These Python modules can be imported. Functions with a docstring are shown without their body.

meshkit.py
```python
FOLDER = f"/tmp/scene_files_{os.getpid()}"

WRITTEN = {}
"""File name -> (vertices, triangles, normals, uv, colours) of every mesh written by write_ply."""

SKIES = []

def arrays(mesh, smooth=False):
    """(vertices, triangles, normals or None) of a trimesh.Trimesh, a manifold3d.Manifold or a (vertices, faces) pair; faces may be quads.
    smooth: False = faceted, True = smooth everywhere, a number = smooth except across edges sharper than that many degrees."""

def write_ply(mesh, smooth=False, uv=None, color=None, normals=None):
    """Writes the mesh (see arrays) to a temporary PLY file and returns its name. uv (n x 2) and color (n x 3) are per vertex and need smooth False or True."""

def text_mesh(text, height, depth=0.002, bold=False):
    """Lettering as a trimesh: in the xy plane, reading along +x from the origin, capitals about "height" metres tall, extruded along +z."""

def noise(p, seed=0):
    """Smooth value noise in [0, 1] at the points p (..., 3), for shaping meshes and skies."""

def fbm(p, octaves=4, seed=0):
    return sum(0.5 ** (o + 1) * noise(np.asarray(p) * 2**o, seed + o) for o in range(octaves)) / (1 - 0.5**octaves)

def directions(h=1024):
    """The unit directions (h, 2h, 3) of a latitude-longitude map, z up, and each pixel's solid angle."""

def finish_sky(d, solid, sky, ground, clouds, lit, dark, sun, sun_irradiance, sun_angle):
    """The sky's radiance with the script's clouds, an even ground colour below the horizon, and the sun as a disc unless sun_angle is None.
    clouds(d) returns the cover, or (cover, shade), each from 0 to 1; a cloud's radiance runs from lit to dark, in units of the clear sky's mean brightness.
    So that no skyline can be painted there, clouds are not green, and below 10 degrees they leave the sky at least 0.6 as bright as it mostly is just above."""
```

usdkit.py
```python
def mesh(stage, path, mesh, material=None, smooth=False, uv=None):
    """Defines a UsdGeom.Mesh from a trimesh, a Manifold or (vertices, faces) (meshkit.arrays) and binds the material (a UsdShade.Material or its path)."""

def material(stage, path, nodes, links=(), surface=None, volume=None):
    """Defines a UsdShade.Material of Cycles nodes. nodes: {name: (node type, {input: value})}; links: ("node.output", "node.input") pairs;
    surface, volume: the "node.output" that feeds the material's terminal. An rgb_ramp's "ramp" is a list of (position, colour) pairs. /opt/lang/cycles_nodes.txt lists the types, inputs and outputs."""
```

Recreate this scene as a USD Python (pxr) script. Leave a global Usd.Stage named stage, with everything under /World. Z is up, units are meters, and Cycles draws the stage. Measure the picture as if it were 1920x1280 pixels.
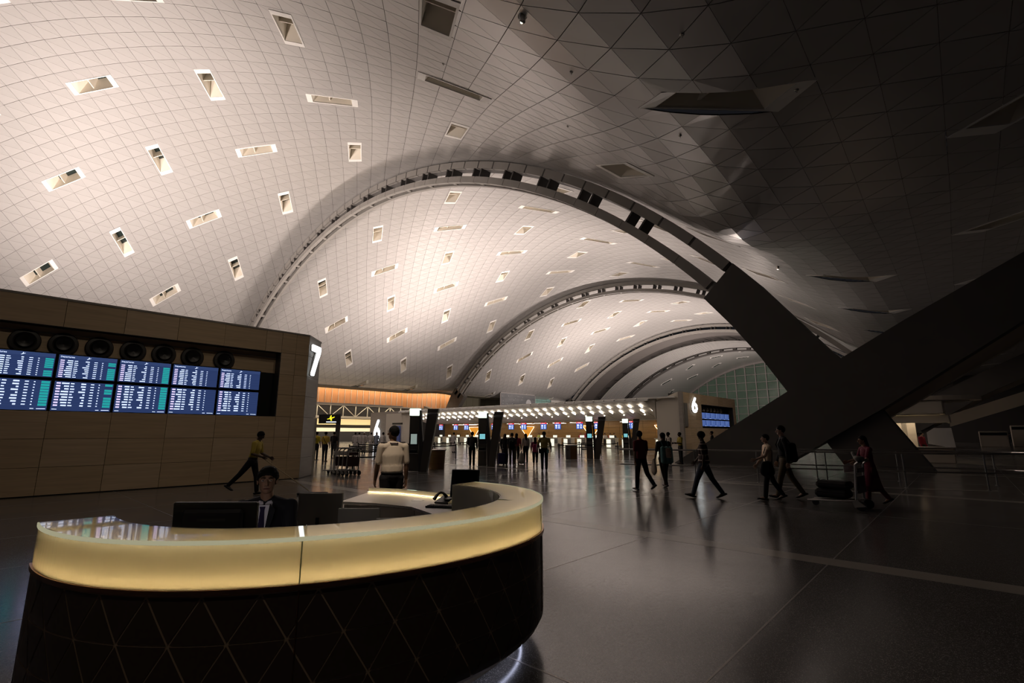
import math, random
import numpy as np, trimesh, manifold3d as m3, usdkit, meshkit
from shapely.geometry import Polygon
from pxr import Usd, UsdGeom, UsdLux, UsdShade, Gf, Sdf
PI = math.pi
stage = Usd.Stage.CreateInMemory()
UsdGeom.SetStageUpAxis(stage, 'Z'); UsdGeom.SetStageMetersPerUnit(stage, 1.0)
UsdGeom.Xform.Define(stage, '/World'); UsdGeom.Scope.Define(stage, '/World/Looks')
random.seed(7); np.random.seed(7)

# ------------------------------------------------------------------ camera, light, exposure
# The hall's own axes are the world's: x runs across the check-in islands, y along the hall, one roof arch stands at y = 0.
EYE, TURN, TILT = (3.76, -27.34, 1.65), 42.5, math.degrees(math.atan(172 / 907))
cam = UsdGeom.Camera.Define(stage, '/World/camera')
cam.CreateFocalLengthAttr(17.006); cam.CreateHorizontalApertureAttr(36.0); cam.CreateVerticalApertureAttr(24.0)
cam.CreateClippingRangeAttr((0.05, 2000)); cam.CreateFStopAttr(0.0); cam.CreateExposureAttr(0.0)
cam.AddTranslateOp().Set(Gf.Vec3d(*EYE)); cam.AddRotateZOp().Set(TURN); cam.AddRotateXOp().Set(90 + TILT)
dome = UsdLux.DomeLight.Define(stage, '/World/night_sky'); dome.CreateIntensityAttr(1.0); dome.CreateColorAttr(Gf.Vec3f(.0022, .0022, .0026))
def disk_light(name, loc, aim, radius, power, color):
    """A round lamp face at loc shining towards aim."""
    L = UsdLux.DiskLight.Define(stage, '/World/' + name); L.CreateRadiusAttr(radius); L.CreateIntensityAttr(power); L.CreateColorAttr(Gf.Vec3f(*color))
    z = np.array(loc, float) - np.array(aim, float); z /= np.linalg.norm(z)
    x = np.cross([0, 1, .01], z); x /= np.linalg.norm(x); y = np.cross(z, x)
    m = Gf.Matrix4d(*[*x, 0, *y, 0, *z, 0, *map(float, loc), 1]); L.AddTransformOp().Set(m)
    return L
def rect_light(name, loc, w, h, power, color, down=True, turn=0):
    L = UsdLux.RectLight.Define(stage, '/World/' + name); L.CreateWidthAttr(w); L.CreateHeightAttr(h); L.CreateIntensityAttr(power); L.CreateColorAttr(Gf.Vec3f(*color))
    L.AddTranslateOp().Set(Gf.Vec3d(*loc)); L.AddRotateZOp().Set(turn)
    if not down: L.AddRotateXOp().Set(180)
    return L
def spot_light(name, loc, aim, power, color, cone=22, soft=.5, radius=.06):
    L = UsdLux.SphereLight.Define(stage, '/World/' + name); L.CreateRadiusAttr(radius); L.CreateIntensityAttr(power); L.CreateColorAttr(Gf.Vec3f(*color))
    sh = UsdLux.ShapingAPI.Apply(L.GetPrim()); sh.CreateShapingConeAngleAttr(float(cone)); sh.CreateShapingConeSoftnessAttr(float(soft))
    z = np.array(loc, float) - np.array(aim, float); z /= np.linalg.norm(z); x = np.cross([0, 1, .01], z); x /= np.linalg.norm(x); y = np.cross(z, x)
    L.AddTransformOp().Set(Gf.Matrix4d(*[*x, 0, *y, 0, *z, 0, *map(float, loc), 1])); return L
WARM, AMBER, COOL = (1, .84, .755), (1, .72, .42), (.85, .92, 1)
# unseen uplights on the island roofs and beyond, placed to light the vault (near housings built with the islands)
UPLIGHTS = [(-36, -25, -40, -22, 2900), (-47, -26, -51, -23, 2900), (-61, -25, -66, -19, 2800),
            (-34, 28.4, -39, 20, 3900), (-47, 28.4, -56, 20, 3500), (-62, 28.4, -64, 23, 3700),
            (-42, 75, -46, 73, 4300), (-60, 75, -62, 74, 4000), (-48, 140, -50, 142, 1700), (-18.5, 25, -12, 18, 340), (-50, 111, -52, 114, 2600)]
def lamp_base(y): return 4.98 if 0 < y < 60 else 5.3
for k, (x, y, ax, ay, p) in enumerate(UPLIGHTS):
    disk_light('uplight_lamp_%03d' % k, (x, y, lamp_base(y) + .30), (ax, ay, 26), .5, p, WARM)      # sunk .4 m into its housing

# unseen ceiling spots (fittings built with the ceiling), placed to light the man, stone walls and desk; unseen lamps under the check-in canopy and along the far wall
SPOTS = [((-.6, -25.6, 12.35), (-2.95, -22.75, 1.1), 20000, 10), ((-2.2, -25.6, 12.65), (-14.6, -24.5, 2.6), 4000, 30), ((-4.2, -18.2, 13.45), (-14.6, -20.5, 2.4), 2400, 26),
         ((-5.0, 12.0, 13.85), (-14.8, 20.5, 3.0), 11000, 30), ((4.2, -31.0, 12.35), (.7, -25.6, .6), 2000, 9)]
for k, (a, b, p_, c_) in enumerate(SPOTS): spot_light('ceiling_spot_lamp_%03d' % k, a, b, p_, (1, .84, .66), c_, 1.0)
rect_light('unseen_canopy_lamp', (-38, 22.4, 3.36), 38, .5, 4.5, (1, .86, .66))  # unseen strip behind the lip, placed to light desks and back wall
rect_light('unseen_far_wall_lamp', (-97.3, 35, 12.9), .6, 64, 28, (1, .78, .55)); rect_light('bridge_strip_lamp', (-92.6, 24, 7.4), .4, 40, 10, (1, .86, .6)); rect_light('unseen_queue_lamp', (-86, 10, 4.6), 6, 40, 1.6, (1, .85, .65))  # far wall and queue lamps are unseen, placed to light those parts
rect_light('kiosk_lamp', (1.3, 12.0, 3.40), 2.2, 1.6, 5.0, (1, .8, .55))  # out of view, placed to light the shop kiosk

# ------------------------------------------------------------------ materials
def mat(name, color, rough=.5, metal=0., emit=None, power=0., spec=.5, noise=None, bump=None, coat=0., coat_rough=.05):
    """noise: (scale, second colour, (x,y,z) stretch) mixes a second tone in; bump: (scale, strength)."""
    path = '/World/Looks/' + name
    p = {'base_color': color, 'roughness': rough, 'metallic': metal, 'specular_ior_level': spec, 'coat_weight': coat, 'coat_roughness': coat_rough}
    if emit is not None: p.update(emission_color=emit, emission_strength=power)
    nodes, links = {'p': ('principled_bsdf', p)}, []
    if noise or bump: nodes['t'] = ('texture_coordinate', {})
    if noise:
        sc, c2, st = noise
        nodes['m'] = ('mapping', {'scale': st}); nodes['n'] = ('noise_texture', {'scale': sc, 'detail': 4.0, 'roughness': .6})
        nodes['r'] = ('rgb_ramp', {'ramp': [(.32, color), (.68, c2)]})
        links += [('t.object', 'm.vector'), ('m.vector', 'n.vector'), ('n.fac', 'r.fac'), ('r.color', 'p.base_color')]
    if bump:
        nodes['bn'] = ('noise_texture', {'scale': bump[0], 'detail': 3.0}); nodes['b'] = ('bump', {'strength': bump[1], 'distance': .01})
        links += [('t.object', 'bn.vector'), ('bn.fac', 'b.height'), ('b.normal', 'p.normal')]
    return usdkit.material(stage, path, nodes, links, surface='p.BSDF')
def glow(name, color, power):
    return usdkit.material(stage, '/World/Looks/' + name, {'e': ('emission', {'color': color, 'strength': power})}, surface='e.emission')
M = {}
M['panel'] = mat('ceiling_panel', (.51, .497, .49), .30, .36, spec=.5)
M['panel_b'] = mat('ceiling_panel_tone', (.497, .485, .478), .29, .36, spec=.5)
M['deck'] = mat('ceiling_deck', (.10, .09, .085), .8)
M['steel'] = mat('painted_steel', (.30, .285, .265), .5, noise=(.7, (.26, .247, .23), (1, 1, 1)))
M['steel_dark'] = mat('dark_steel', (.06, .055, .052), .6)
M['leg'] = mat('leg_paint', (.10, .09, .08), .55, noise=(.9, (.085, .078, .07), (1, 1, 1)))
M['white'] = mat('white_paint', (.78, .77, .74), .45)
M['cream'] = mat('cream_plaster', (.62, .57, .49), .6)
M['black'] = mat('black_plastic', (.012, .012, .013), .4)
M['dark'] = mat('dark_grey', (.045, .042, .04), .5)
M['grey'] = mat('mid_grey', (.22, .21, .20), .5)
M['chrome'] = mat('brushed_steel', (.62, .60, .57), .22, 1.0)
M['stone'] = mat('travertine', (.60, .45, .285), .55, noise=(2.2, (.49, .36, .23), (.35, .35, 5.5)), bump=(30, .15))
M['stone2'] = mat('travertine_pale', (.64, .49, .33), .55, noise=(2.4, (.53, .395, .26), (.3, .3, 5.0)), bump=(30, .15))
M['stone_grey'] = mat('grey_limestone', (.34, .31, .28), .5, noise=(2.0, (.30, .27, .245), (.6, .6, 4.)))
M['wood'] = mat('walnut_veneer', (.30, .17, .06), .4, noise=(1.3, (.20, .105, .035), (.4, .4, 7.)))
M['orange_wood'] = mat('orange_veneer', (.62, .30, .13), .45, noise=(1.2, (.52, .235, .095), (3., 3., .25)))
M['amber_panel'] = mat('amber_panel', (.75, .34, .05), .35, emit=(1., .40, .03), power=.28)
M['pane'] = usdkit.material(stage, '/World/Looks/clear_pane', {'t': ('transparent_bsdf', {'color': (.86, .93, .90)}), 'g': ('glossy_bsdf', {'color': (.9, 1, .95), 'roughness': .03}), 'f': ('fresnel', {'IOR': 1.5}), 'x': ('mix_closure', {})},
    [('f.fac', 'x.fac'), ('t.BSDF', 'x.closure1'), ('g.BSDF', 'x.closure2')], surface='x.closure')
M['floor'] = usdkit.material(stage, '/World/Looks/terrazzo', {
    'g': ('geometry', {}), 'v': ('voronoi_texture', {'scale': 170.0, 'randomness': 1.0}), 'bw': ('separate_color', {}),
    'r': ('rgb_ramp', {'ramp': [(0, (.050, .047, .045)), (.55, (.085, .08, .075)), (.86, (.12, .112, .105)), (.93, (.30, .28, .26)), (1, (.34, .32, .30))]}),
    'n': ('noise_texture', {'scale': .55, 'detail': 3.0}), 'rr': ('rgb_ramp', {'ramp': [(.3, (.15, .15, .15)), (.7, (.20, .20, .20))]}),
    'p': ('principled_bsdf', {'specular_ior_level': .95})},
    [('g.position', 'v.vector'), ('v.color', 'bw.color'), ('bw.r', 'r.fac'), ('r.color', 'p.base_color'), ('g.position', 'n.vector'), ('n.fac', 'rr.fac'), ('rr.color', 'p.roughness')], surface='p.BSDF')
M['strip_pale'] = mat('pale_terrazzo', (.26, .235, .205), .2, noise=(160., (.36, .33, .29), (1, 1, 1)))
M['joint'] = mat('joint_strip', (.33, .30, .27), .3, .6)
M['lamp_white'] = glow('lamp_white', (1, .90, .78), 9.0)
M['lamp_amber'] = glow('lamp_amber', (1, .70, .36), 6.0)
M['numeral'] = glow('numeral_white', (.90, .97, 1.0), 2.6)

# ------------------------------------------------------------------ helpers
names = {}
def numbered(parent, name):
    k = names.get((parent, name), 0); names[(parent, name)] = k + 1
    return name if k == 0 else '%s_%03d' % (name, k)
def ppath(parent):
    return '/World' if parent is None else (str(parent.GetPath()) if hasattr(parent, 'GetPath') else str(parent))
def say(o, label=None, cat=None, group=None, kind=None):
    p = o.GetPrim() if hasattr(o, 'GetPrim') else o
    for k, v in (('label', label), ('category', cat), ('group', group), ('kind', kind)):
        if v: p.SetCustomDataByKey(k, v)
    return o
def obj(name, mesh, m, parent=None, smooth=False, label=None, cat=None, group=None, kind=None):
    pp = ppath(parent)
    o = usdkit.mesh(stage, pp + '/' + numbered(pp, name), mesh, M[m] if isinstance(m, str) else m, smooth=smooth).GetPrim()
    return say(o, label, cat, group, kind)
def thing(name, label=None, cat=None, loc=(0, 0, 0), rotz=0, group=None, kind=None, parent=None):
    pp = ppath(parent)
    x = UsdGeom.Xform.Define(stage, pp + '/' + numbered(pp, name)); x.AddTranslateOp().Set(Gf.Vec3d(*map(float, loc))); x.AddRotateZOp().Set(float(rotz))
    return say(x.GetPrim(), label, cat, group, kind)
def dup(src, loc, rotz=0, label=None, group=None):
    was = src.GetCustomData(); base = src.GetName().rsplit('_', 1); base = base[0] if base[-1].isdigit() else src.GetName()
    r = thing(base, label or was.get('label'), was.get('category'), loc, rotz, group or was.get('group'), was.get('kind'))
    r.GetReferences().AddInternalReference(src.GetPath()); r.SetInstanceable(True)
    return r
def cat(*ms): return trimesh.util.concatenate([trimesh.Trimesh(m.vertices, m.faces, process=False) for m in ms])
def tm(man):
    g = man.to_mesh(); return trimesh.Trimesh(np.array(g.vert_properties)[:, :3], np.array(g.tri_verts), process=False)
def box(x0, x1, y0, y1, z0, z1):
    m = trimesh.creation.box((abs(x1 - x0), abs(y1 - y0), abs(z1 - z0))); m.apply_translation(((x0 + x1) / 2, (y0 + y1) / 2, (z0 + z1) / 2)); return m
def bbox(x0, x1, y0, y1, z0, z1, b=.01):
    """A box with rounded-off edges."""
    x0, x1 = sorted((x0, x1)); y0, y1 = sorted((y0, y1)); z0, z1 = sorted((z0, z1)); b = min(b, (x1 - x0) / 2.2, (y1 - y0) / 2.2, (z1 - z0) / 2.2)
    v = [(x, y, z) for x in (x0, x1) for y in (y0, y1) for z in (z0, z1)]; c = np.array([(x0 + x1) / 2, (y0 + y1) / 2, (z0 + z1) / 2]); P = []
    for q in v:
        s = np.sign(c - np.array(q))
        for k in range(3):
            d = np.full(3, b); d[k] = 0; P.append(np.array(q) + s * d)
    return trimesh.convex.convex_hull(np.array(P))
def rot(m, deg, axis=(0, 0, 1), at=(0, 0, 0)):
    m.apply_transform(trimesh.transformations.rotation_matrix(math.radians(deg), axis, at)); return m
def mv(m, *d): m.apply_translation(d); return m
def tube(points, r, sides=8, closed=False):
    p = np.asarray(points, float); n = len(p); rr = np.broadcast_to(r, (n,))
    t = np.gradient(p, axis=0) if not closed else np.roll(p, -1, 0) - np.roll(p, 1, 0)
    t /= np.linalg.norm(t, axis=1, keepdims=True) + 1e-12
    ref = np.array([0, 0, 1.]) if abs(t[0][2]) < .9 else np.array([1., 0, 0]); a = np.cross(t, ref); a /= np.linalg.norm(a, axis=1, keepdims=True) + 1e-12; b = np.cross(t, a)
    ang = np.arange(sides) * 2 * PI / sides
    v = (p[:, None] + rr[:, None, None] * (np.cos(ang)[None, :, None] * a[:, None] + np.sin(ang)[None, :, None] * b[:, None])).reshape(-1, 3)
    f = []
    for i in range(n if closed else n - 1):
        k = (i + 1) % n
        for j in range(sides):
            q = (j + 1) % sides; f += [(i * sides + j, k * sides + j, k * sides + q), (i * sides + j, k * sides + q, i * sides + q)]
    if not closed:
        v = np.vstack([v, p[0], p[-1]]); c0, c1 = len(v) - 2, len(v) - 1
        for j in range(sides):
            q = (j + 1) % sides; f += [(c0, j, q), (c1, (n - 1) * sides + q, (n - 1) * sides + j)]
    return trimesh.Trimesh(v, f, process=False)
def cyl(x, y, z0, z1, r, r1=None, sides=20):
    return tube([(x, y, z0), (x, y, z1)], [r, r if r1 is None else r1], sides)
def lathe(profile, x=0, y=0, z=0, sides=28):
    m = trimesh.creation.revolve(np.array(profile, float), sections=sides); m.apply_translation((x, y, z)); return m
def prism(poly, lo, hi, plane='xy'):
    """A polygon with thickness: plane xy rises in z, xz spans y from lo to hi, yz spans x."""
    m = trimesh.creation.extrude_polygon(Polygon(poly), hi - lo); v = m.vertices.copy()
    v = {'xy': v + [0, 0, lo], 'xz': np.c_[v[:, 0], v[:, 2] + lo, v[:, 1]], 'yz': np.c_[v[:, 2] + lo, v[:, 0], v[:, 1]]}[plane]
    m = trimesh.Trimesh(v, m.faces, process=False)
    if m.volume < 0: m.invert()
    return m
def grid_mesh(P):
    """A sheet through an (n, m, 3) array of points."""
    n, m = P.shape[:2]; i, j = np.meshgrid(np.arange(n - 1), np.arange(m - 1), indexing='ij'); a = i * m + j
    q = np.stack([a, a + m, a + m + 1, a + 1], -1).reshape(-1, 4)
    return trimesh.Trimesh(P.reshape(-1, 3), np.vstack([q[:, [0, 1, 2]], q[:, [0, 2, 3]]]), process=False)
def sweep(sections):
    """A closed solid through a list of equal rings of points."""
    S = np.array(sections, float); n, m = S.shape[:2]; v = S.reshape(-1, 3); f = []
    for i in range(n - 1):
        for j in range(m):
            q = (j + 1) % m; f += [(i * m + j, (i + 1) * m + j, (i + 1) * m + q), (i * m + j, (i + 1) * m + q, i * m + q)]
    for j in range(1, m - 1): f += [(0, j, j + 1), ((n - 1) * m, (n - 1) * m + j + 1, (n - 1) * m + j)]
    t = trimesh.Trimesh(v, f, process=False)
    if t.volume < 0: t.invert()
    return t
_T, _U = math.radians(TURN), math.radians(TILT)
def seen(P):
    """(pixel x, pixel y, depth) of points in the photograph's frame: only decides how finely far surfaces are split up."""
    q = np.asarray(P, float) - np.array(EYE); r = q[..., 0] * math.cos(_T) + q[..., 1] * math.sin(_T); f = -q[..., 0] * math.sin(_T) + q[..., 1] * math.cos(_T)
    d = f * math.cos(_U) + q[..., 2] * math.sin(_U); u = -f * math.sin(_U) + q[..., 2] * math.cos(_U); dd = np.where(d > .1, d, .1)
    return 960 + 907 * r / dd, 640 - 907 * u / dd, d

# ------------------------------------------------------------------ the setting: floor, vaulted ceiling, arches
fl = thing('floor', kind='structure')
obj('terrazzo_floor', box(-140, 60, -60, 190, -.3, 0), 'floor', fl)
for y in (-19.55, -9.9, -.2, 9.5, 19.2):
    obj('pale_band', box(-66, 30, y - .2, y + .2, -.01, .0015), 'strip_pale', fl)
for y in (-24.4, -14.7, -5.0): obj('joint_strip', box(-30, 20, y - .008, y + .008, -.01, .0016), 'joint', fl)
for k in range(-7, 4):
    obj('joint_strip', box(2.27 + 2.5 * k - .008, 2.27 + 2.5 * k + .008, -40, 12, -.01, .0013), 'joint', fl)

ARCHES = (-51.0, 0.0, 51.0, 99.0)
def arch_z(x, below=0.0):
    """Height of the arch line over x; the vault spans x = -92 .. 0, a low bar rises to the right of 0."""
    s = np.clip(-np.asarray(x, float), -60, 93); u = (s - 46.0) / 40
    v = 29.88 - 15.458 * u**2 + .338 * u**4 - 2.183 * u**6
    r = 4.95 + .56 * np.clip(-s, 0, 18) + 0 * s
    return np.where(s >= 0, v, r) - below
def mid_z(x):
    """The roof half way between two arches."""
    x = np.asarray(x, float); a = arch_z(x); t = np.clip((-x - 60) / 28, 0, 1); base = 12.4 - 1.2 * t * t * (3 - 2 * t)
    return (np.maximum(arch_z(np.minimum(x, -.01)), 1) ** 4.3 + base ** 4.3) ** (1 / 4.3) + np.clip(x, 0, 40) * .04
def ceil_z(x, y):
    x, y = np.asarray(x, float), np.asarray(y, float)
    mid = mid_z(x); a = (np.maximum(arch_z(np.minimum(x, -.01)), 1) ** 9 + 11.7 ** 9) ** (1 / 9) + np.clip(x, 0, 40) * .04
    d = np.min(np.abs(y[..., None] - np.array(ARCHES)), -1); h = np.exp(-(d / 5.6) ** 2)
    return mid + (a + .12 - mid) * h
LP = 1.68; CU, SU = math.cos(PI / 6) * LP, .5 * LP
_s = np.linspace(-70, 96, 3400); _g = np.gradient(mid_z(-_s), _s); _a = np.cumsum(np.sqrt(1 + _g * _g)) * (_s[1] - _s[0]); _a -= np.interp(46, _s, _a)
S_AT, A_AT = (lambda a: np.interp(a, _a, _s)), (lambda s: np.interp(s, _s, _a))     # across the vault, panels run along its girth
A0, D0 = float(A_AT(2.55)), -17.77
def node(i, j):
    """Lattice node: i steps along one joint direction, j along the other (60 degrees apart)."""
    i, j = np.asarray(i), np.asarray(j); return -S_AT(A0 + CU * (i - j)), D0 + SU * (i + j)
ceiling = thing('ceiling', kind='structure')
def build_ceiling():
    lo, hi = -110, 150
    I, J = np.meshgrid(np.arange(lo, hi), np.arange(lo, hi), indexing='ij'); I, J = I.ravel(), J.ravel()
    x, y = node(I + .5, J + .5); keep = (x > -92.5) & (x < 48) & (y > -58) & (y < 99.4); I, J = I[keep], J[keep]
    # skylights: a three-cell parallelogram, alternately along the two joint directions
    sky, used = [], {}
    for kind, a0, d0 in (('H', -.19, -24.72), ('V', 7.985, -18.295)):
        for a in range(-8, 5):
            for b in range(-4, 12):
                u, d = a0 + 16.35 * a, d0 + 12.85 * b; s = float(S_AT(u))
                if not (-40 < s < 91.0 and -50 < d < 95) or min(abs(d - q) for q in ARCHES) < 3.6: continue
                A, B = (u - A0) / CU, (d - D0) / SU; i, j = (A + B) / 2, (B - A) / 2
                i0, j0, di, dj = (i - .45, j - 1.4, .9, 2.8) if kind == 'H' else (i - 1.35, j - .45, 2.7, .9)
                sky.append((kind, [(i0, j0), (i0, j0 + dj), (i0 + di, j0 + dj), (i0 + di, j0)])); Q = (i0, i0 + di, j0, j0 + dj)
                for ci in range(math.floor(i0), math.ceil(i0 + di)):
                    for cj in range(math.floor(j0), math.ceil(j0 + dj)): used.setdefault((ci, cj), []).append(Q)
    cut = [(i, j) for i, j in zip(I.tolist(), J.tolist()) if (i, j) in used]
    free = np.array([(i, j) not in used for i, j in zip(I.tolist(), J.tolist())]); I, J = I[free], J[free]
    def P(i, j): x, y = node(i, j); return np.stack([x, y, ceil_z(x, y)], -1)
    A, B, C, D = P(I, J), P(I + 1, J), P(I + 1, J + 1), P(I, J + 1)
    T = np.concatenate([np.stack([A, B, C], 1), np.stack([A, C, D], 1)]); up = np.r_[np.zeros(len(I), int), np.ones(len(I), int)]
    ok = T[:, :, 0].min(1) > -92.6; T, up = T[ok], up[ok]
    n = np.cross(T[:, 1] - T[:, 0], T[:, 2] - T[:, 0]); n /= np.linalg.norm(n, axis=1, keepdims=True); n *= np.sign(n[:, 2:])
    px, py, dep = seen(T.mean(1)); m = 90; dist = np.linalg.norm(T.mean(1) - np.array(EYE), axis=1)
    vis = (dep > 1) & (px > -m) & (px < 1920 + m) & (py > -m) & (py < 800)
    qx, qy, _ = seen(T); area = np.abs((qx[:, 1] - qx[:, 0]) * (qy[:, 2] - qy[:, 0]) - (qx[:, 2] - qx[:, 0]) * (qy[:, 1] - qy[:, 0])) / 2; area[~vis] = 0
    inside = vis & (px > 0) & (px < 1920) & (py > 0)
    order = np.argsort(-area * inside); own = set(order[:300].tolist())
    gap, DV, DF, dk0 = .0125, [], [], 0
    def panel(t, nn, flip):
        ar = np.linalg.norm(np.cross(t[1] - t[0], t[2] - t[0])); G_ = (gap, .006, gap) if not flip else (gap, gap, .006)      # the joint inside a cell is finer
        lam = [G_[k] / (ar / np.linalg.norm(t[(k + 1) % 3] - t[(k + 2) % 3])) for k in range(3)]
        q = np.array([sum((lam[m_] if m_ != k else 1 - lam[(k + 1) % 3] - lam[(k + 2) % 3]) * t[m_] for m_ in range(3)) for k in range(3)]); q[(2, 1)[flip]] = q[(2, 1)[flip]] + nn * .006
        v = np.vstack([q, q + nn * .03]); f = [(0, 2, 1), (0, 1, 4), (0, 4, 3), (1, 2, 5), (1, 5, 4), (2, 0, 3), (2, 3, 5)]
        if np.cross(q[2] - q[0], q[1] - q[0]) @ nn > 0: f = [(a, c2, b) for a, b, c2 in f]
        return v, f
    V, F, W, G, k0, k1 = [[], []], [[], []], [], [], [0, 0], 0
    for k in np.nonzero(vis)[0]:
        v, f = panel(T[k], n[k], up[k])
        if k in own: obj('panel', (v, np.array(f)), 'panel_b' if up[k] else 'panel', ceiling)
        else: u = up[k]; V[u].append(v); F[u].append(np.array(f) + k0[u]); k0[u] += 6
    from shapely.geometry import box as sbox
    for i, j in cut:                                                     # panels trimmed round the skylights
        for u, tri in ((0, [(i, j), (i + 1, j), (i + 1, j + 1)]), (1, [(i, j), (i + 1, j + 1), (i, j + 1)])):
            g = Polygon(tri).buffer(-gap * .3, join_style=2)
            for a0, a1, b0, b1 in used[(i, j)]: g = g.difference(sbox(a0, b0, a1, b1))
            for q in getattr(g, 'geoms', [g]):
                if q.area < .004: continue
                v2, f2 = trimesh.creation.triangulate_polygon(q, engine='earcut'); v3 = P(v2[:, 0], v2[:, 1]); c3 = np.cross(v3[f2[0][1]] - v3[f2[0][0]], v3[f2[0][2]] - v3[f2[0][0]]); f2 = np.array(f2)
                if c3[2] > 0: f2 = f2[:, ::-1]
                V[u].append(v3); F[u].append(f2 + k0[u]); k0[u] += len(v3)
                DV.append(v3 + [0, 0, .05]); DF.append(f2 + dk0); dk0 += len(v3)
    hid = T[~vis].reshape(-1, 3); V[0].append(hid); F[0].append(np.arange(len(hid)).reshape(-1, 3) + k0[0])
    for u in (0, 1): obj('panel_field', (np.vstack(V[u]), np.vstack(F[u])), ('panel', 'panel_b')[u], ceiling, kind='stuff')
    back = (T + n[:, None] * .045)[vis].reshape(-1, 3); obj('ceiling_deck', (np.vstack([back] + DV), np.vstack([np.arange(len(back)).reshape(-1, 3)] + [f + len(back) for f in DF])), 'deck', ceiling)
    yy = np.linspace(-57, 97, 300); obj('edge_beam', sweep([[(-93.4, y, float(ceil_z(-92.0, y)) - .25), (-91.2, y, float(ceil_z(-91.2, y)) - .12), (-91.2, y, float(ceil_z(-91.2, y)) + .4), (-93.4, y, float(ceil_z(-92.0, y)) + .6)] for y in yy]), M['edge_olive'], ceiling)
    # skylight windows
    num = 0
    for kind, cor in sky:
        c = np.array([P(*q) for q in cor]); px, py, dep = seen(c.mean(0))
        if not (dep > 1 and -120 < px < 2040 and -120 < py < 800): continue
        num += 1; w = thing('window_%d' % num, kind='structure'); L = np.linalg.norm(c[1] - c[0]), np.linalg.norm(c[3] - c[0])
        nn = np.cross(c[1] - c[0], c[3] - c[0]); nn /= np.linalg.norm(nn); nn *= np.sign(nn[2])
        def at(a, b, z=0): return c[0] * (1 - a) * (1 - b) + c[1] * a * (1 - b) + c[2] * a * b + c[3] * (1 - a) * b + nn * z
        ea, eb = (.52 / L[0], .10 / L[1]) if kind == 'H' else (.10 / L[0], .52 / L[1])
        o, inn = [(0, 0), (1, 0), (1, 1), (0, 1)], [(ea, eb), (1 - ea, eb), (1 - ea, 1 - eb), (ea, 1 - eb)]
        v = [at(*q, -.03) for q in o] + [at(*q, -.03) for q in inn] + [at(*q, .06) for q in o] + [at(*q, .06) for q in inn]; f = []
        for k in range(4):
            q = (k + 1) % 4; f += [(k, q, 4 + q), (k, 4 + q, 4 + k), (8 + k, 12 + q, 8 + q), (8 + k, 12 + k, 12 + q), (k, 8 + q, q), (k, 8 + k, 8 + q), (4 + k, 4 + q, 12 + q), (4 + k, 12 + q, 12 + k)]
        fr = trimesh.Trimesh(v, f, process=False); obj('window_frame', fr, 'white', w)
        sh = .16; top = [(ea + sh * (kind == 'H'), eb + sh * (kind == 'V')), (1 - ea - sh * (kind == 'H'), eb + sh * (kind == 'V')), (1 - ea - sh * (kind == 'H'), 1 - eb - sh * (kind == 'V')), (ea + sh * (kind == 'H'), 1 - eb - sh * (kind == 'V'))]
        dz = 1.15
        for k in range(4):
            q = (k + 1) % 4; a, b, cc, d = at(*inn[k], .0), at(*inn[q], .0), at(*top[q], dz), at(*top[k], dz); mid = at(.5, .5, .5)
            off = np.cross(b - a, d - a); off /= np.linalg.norm(off); off *= -.04 if off @ (mid - a) > 0 else .04
            obj('reveal', trimesh.convex.convex_hull(np.array([a, b, cc, d, a + off, b + off, cc + off, d + off])), M['reveal'], w)
        pa = [at(*q, dz - .05) for q in top] + [at(*q, dz) for q in top]
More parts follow.
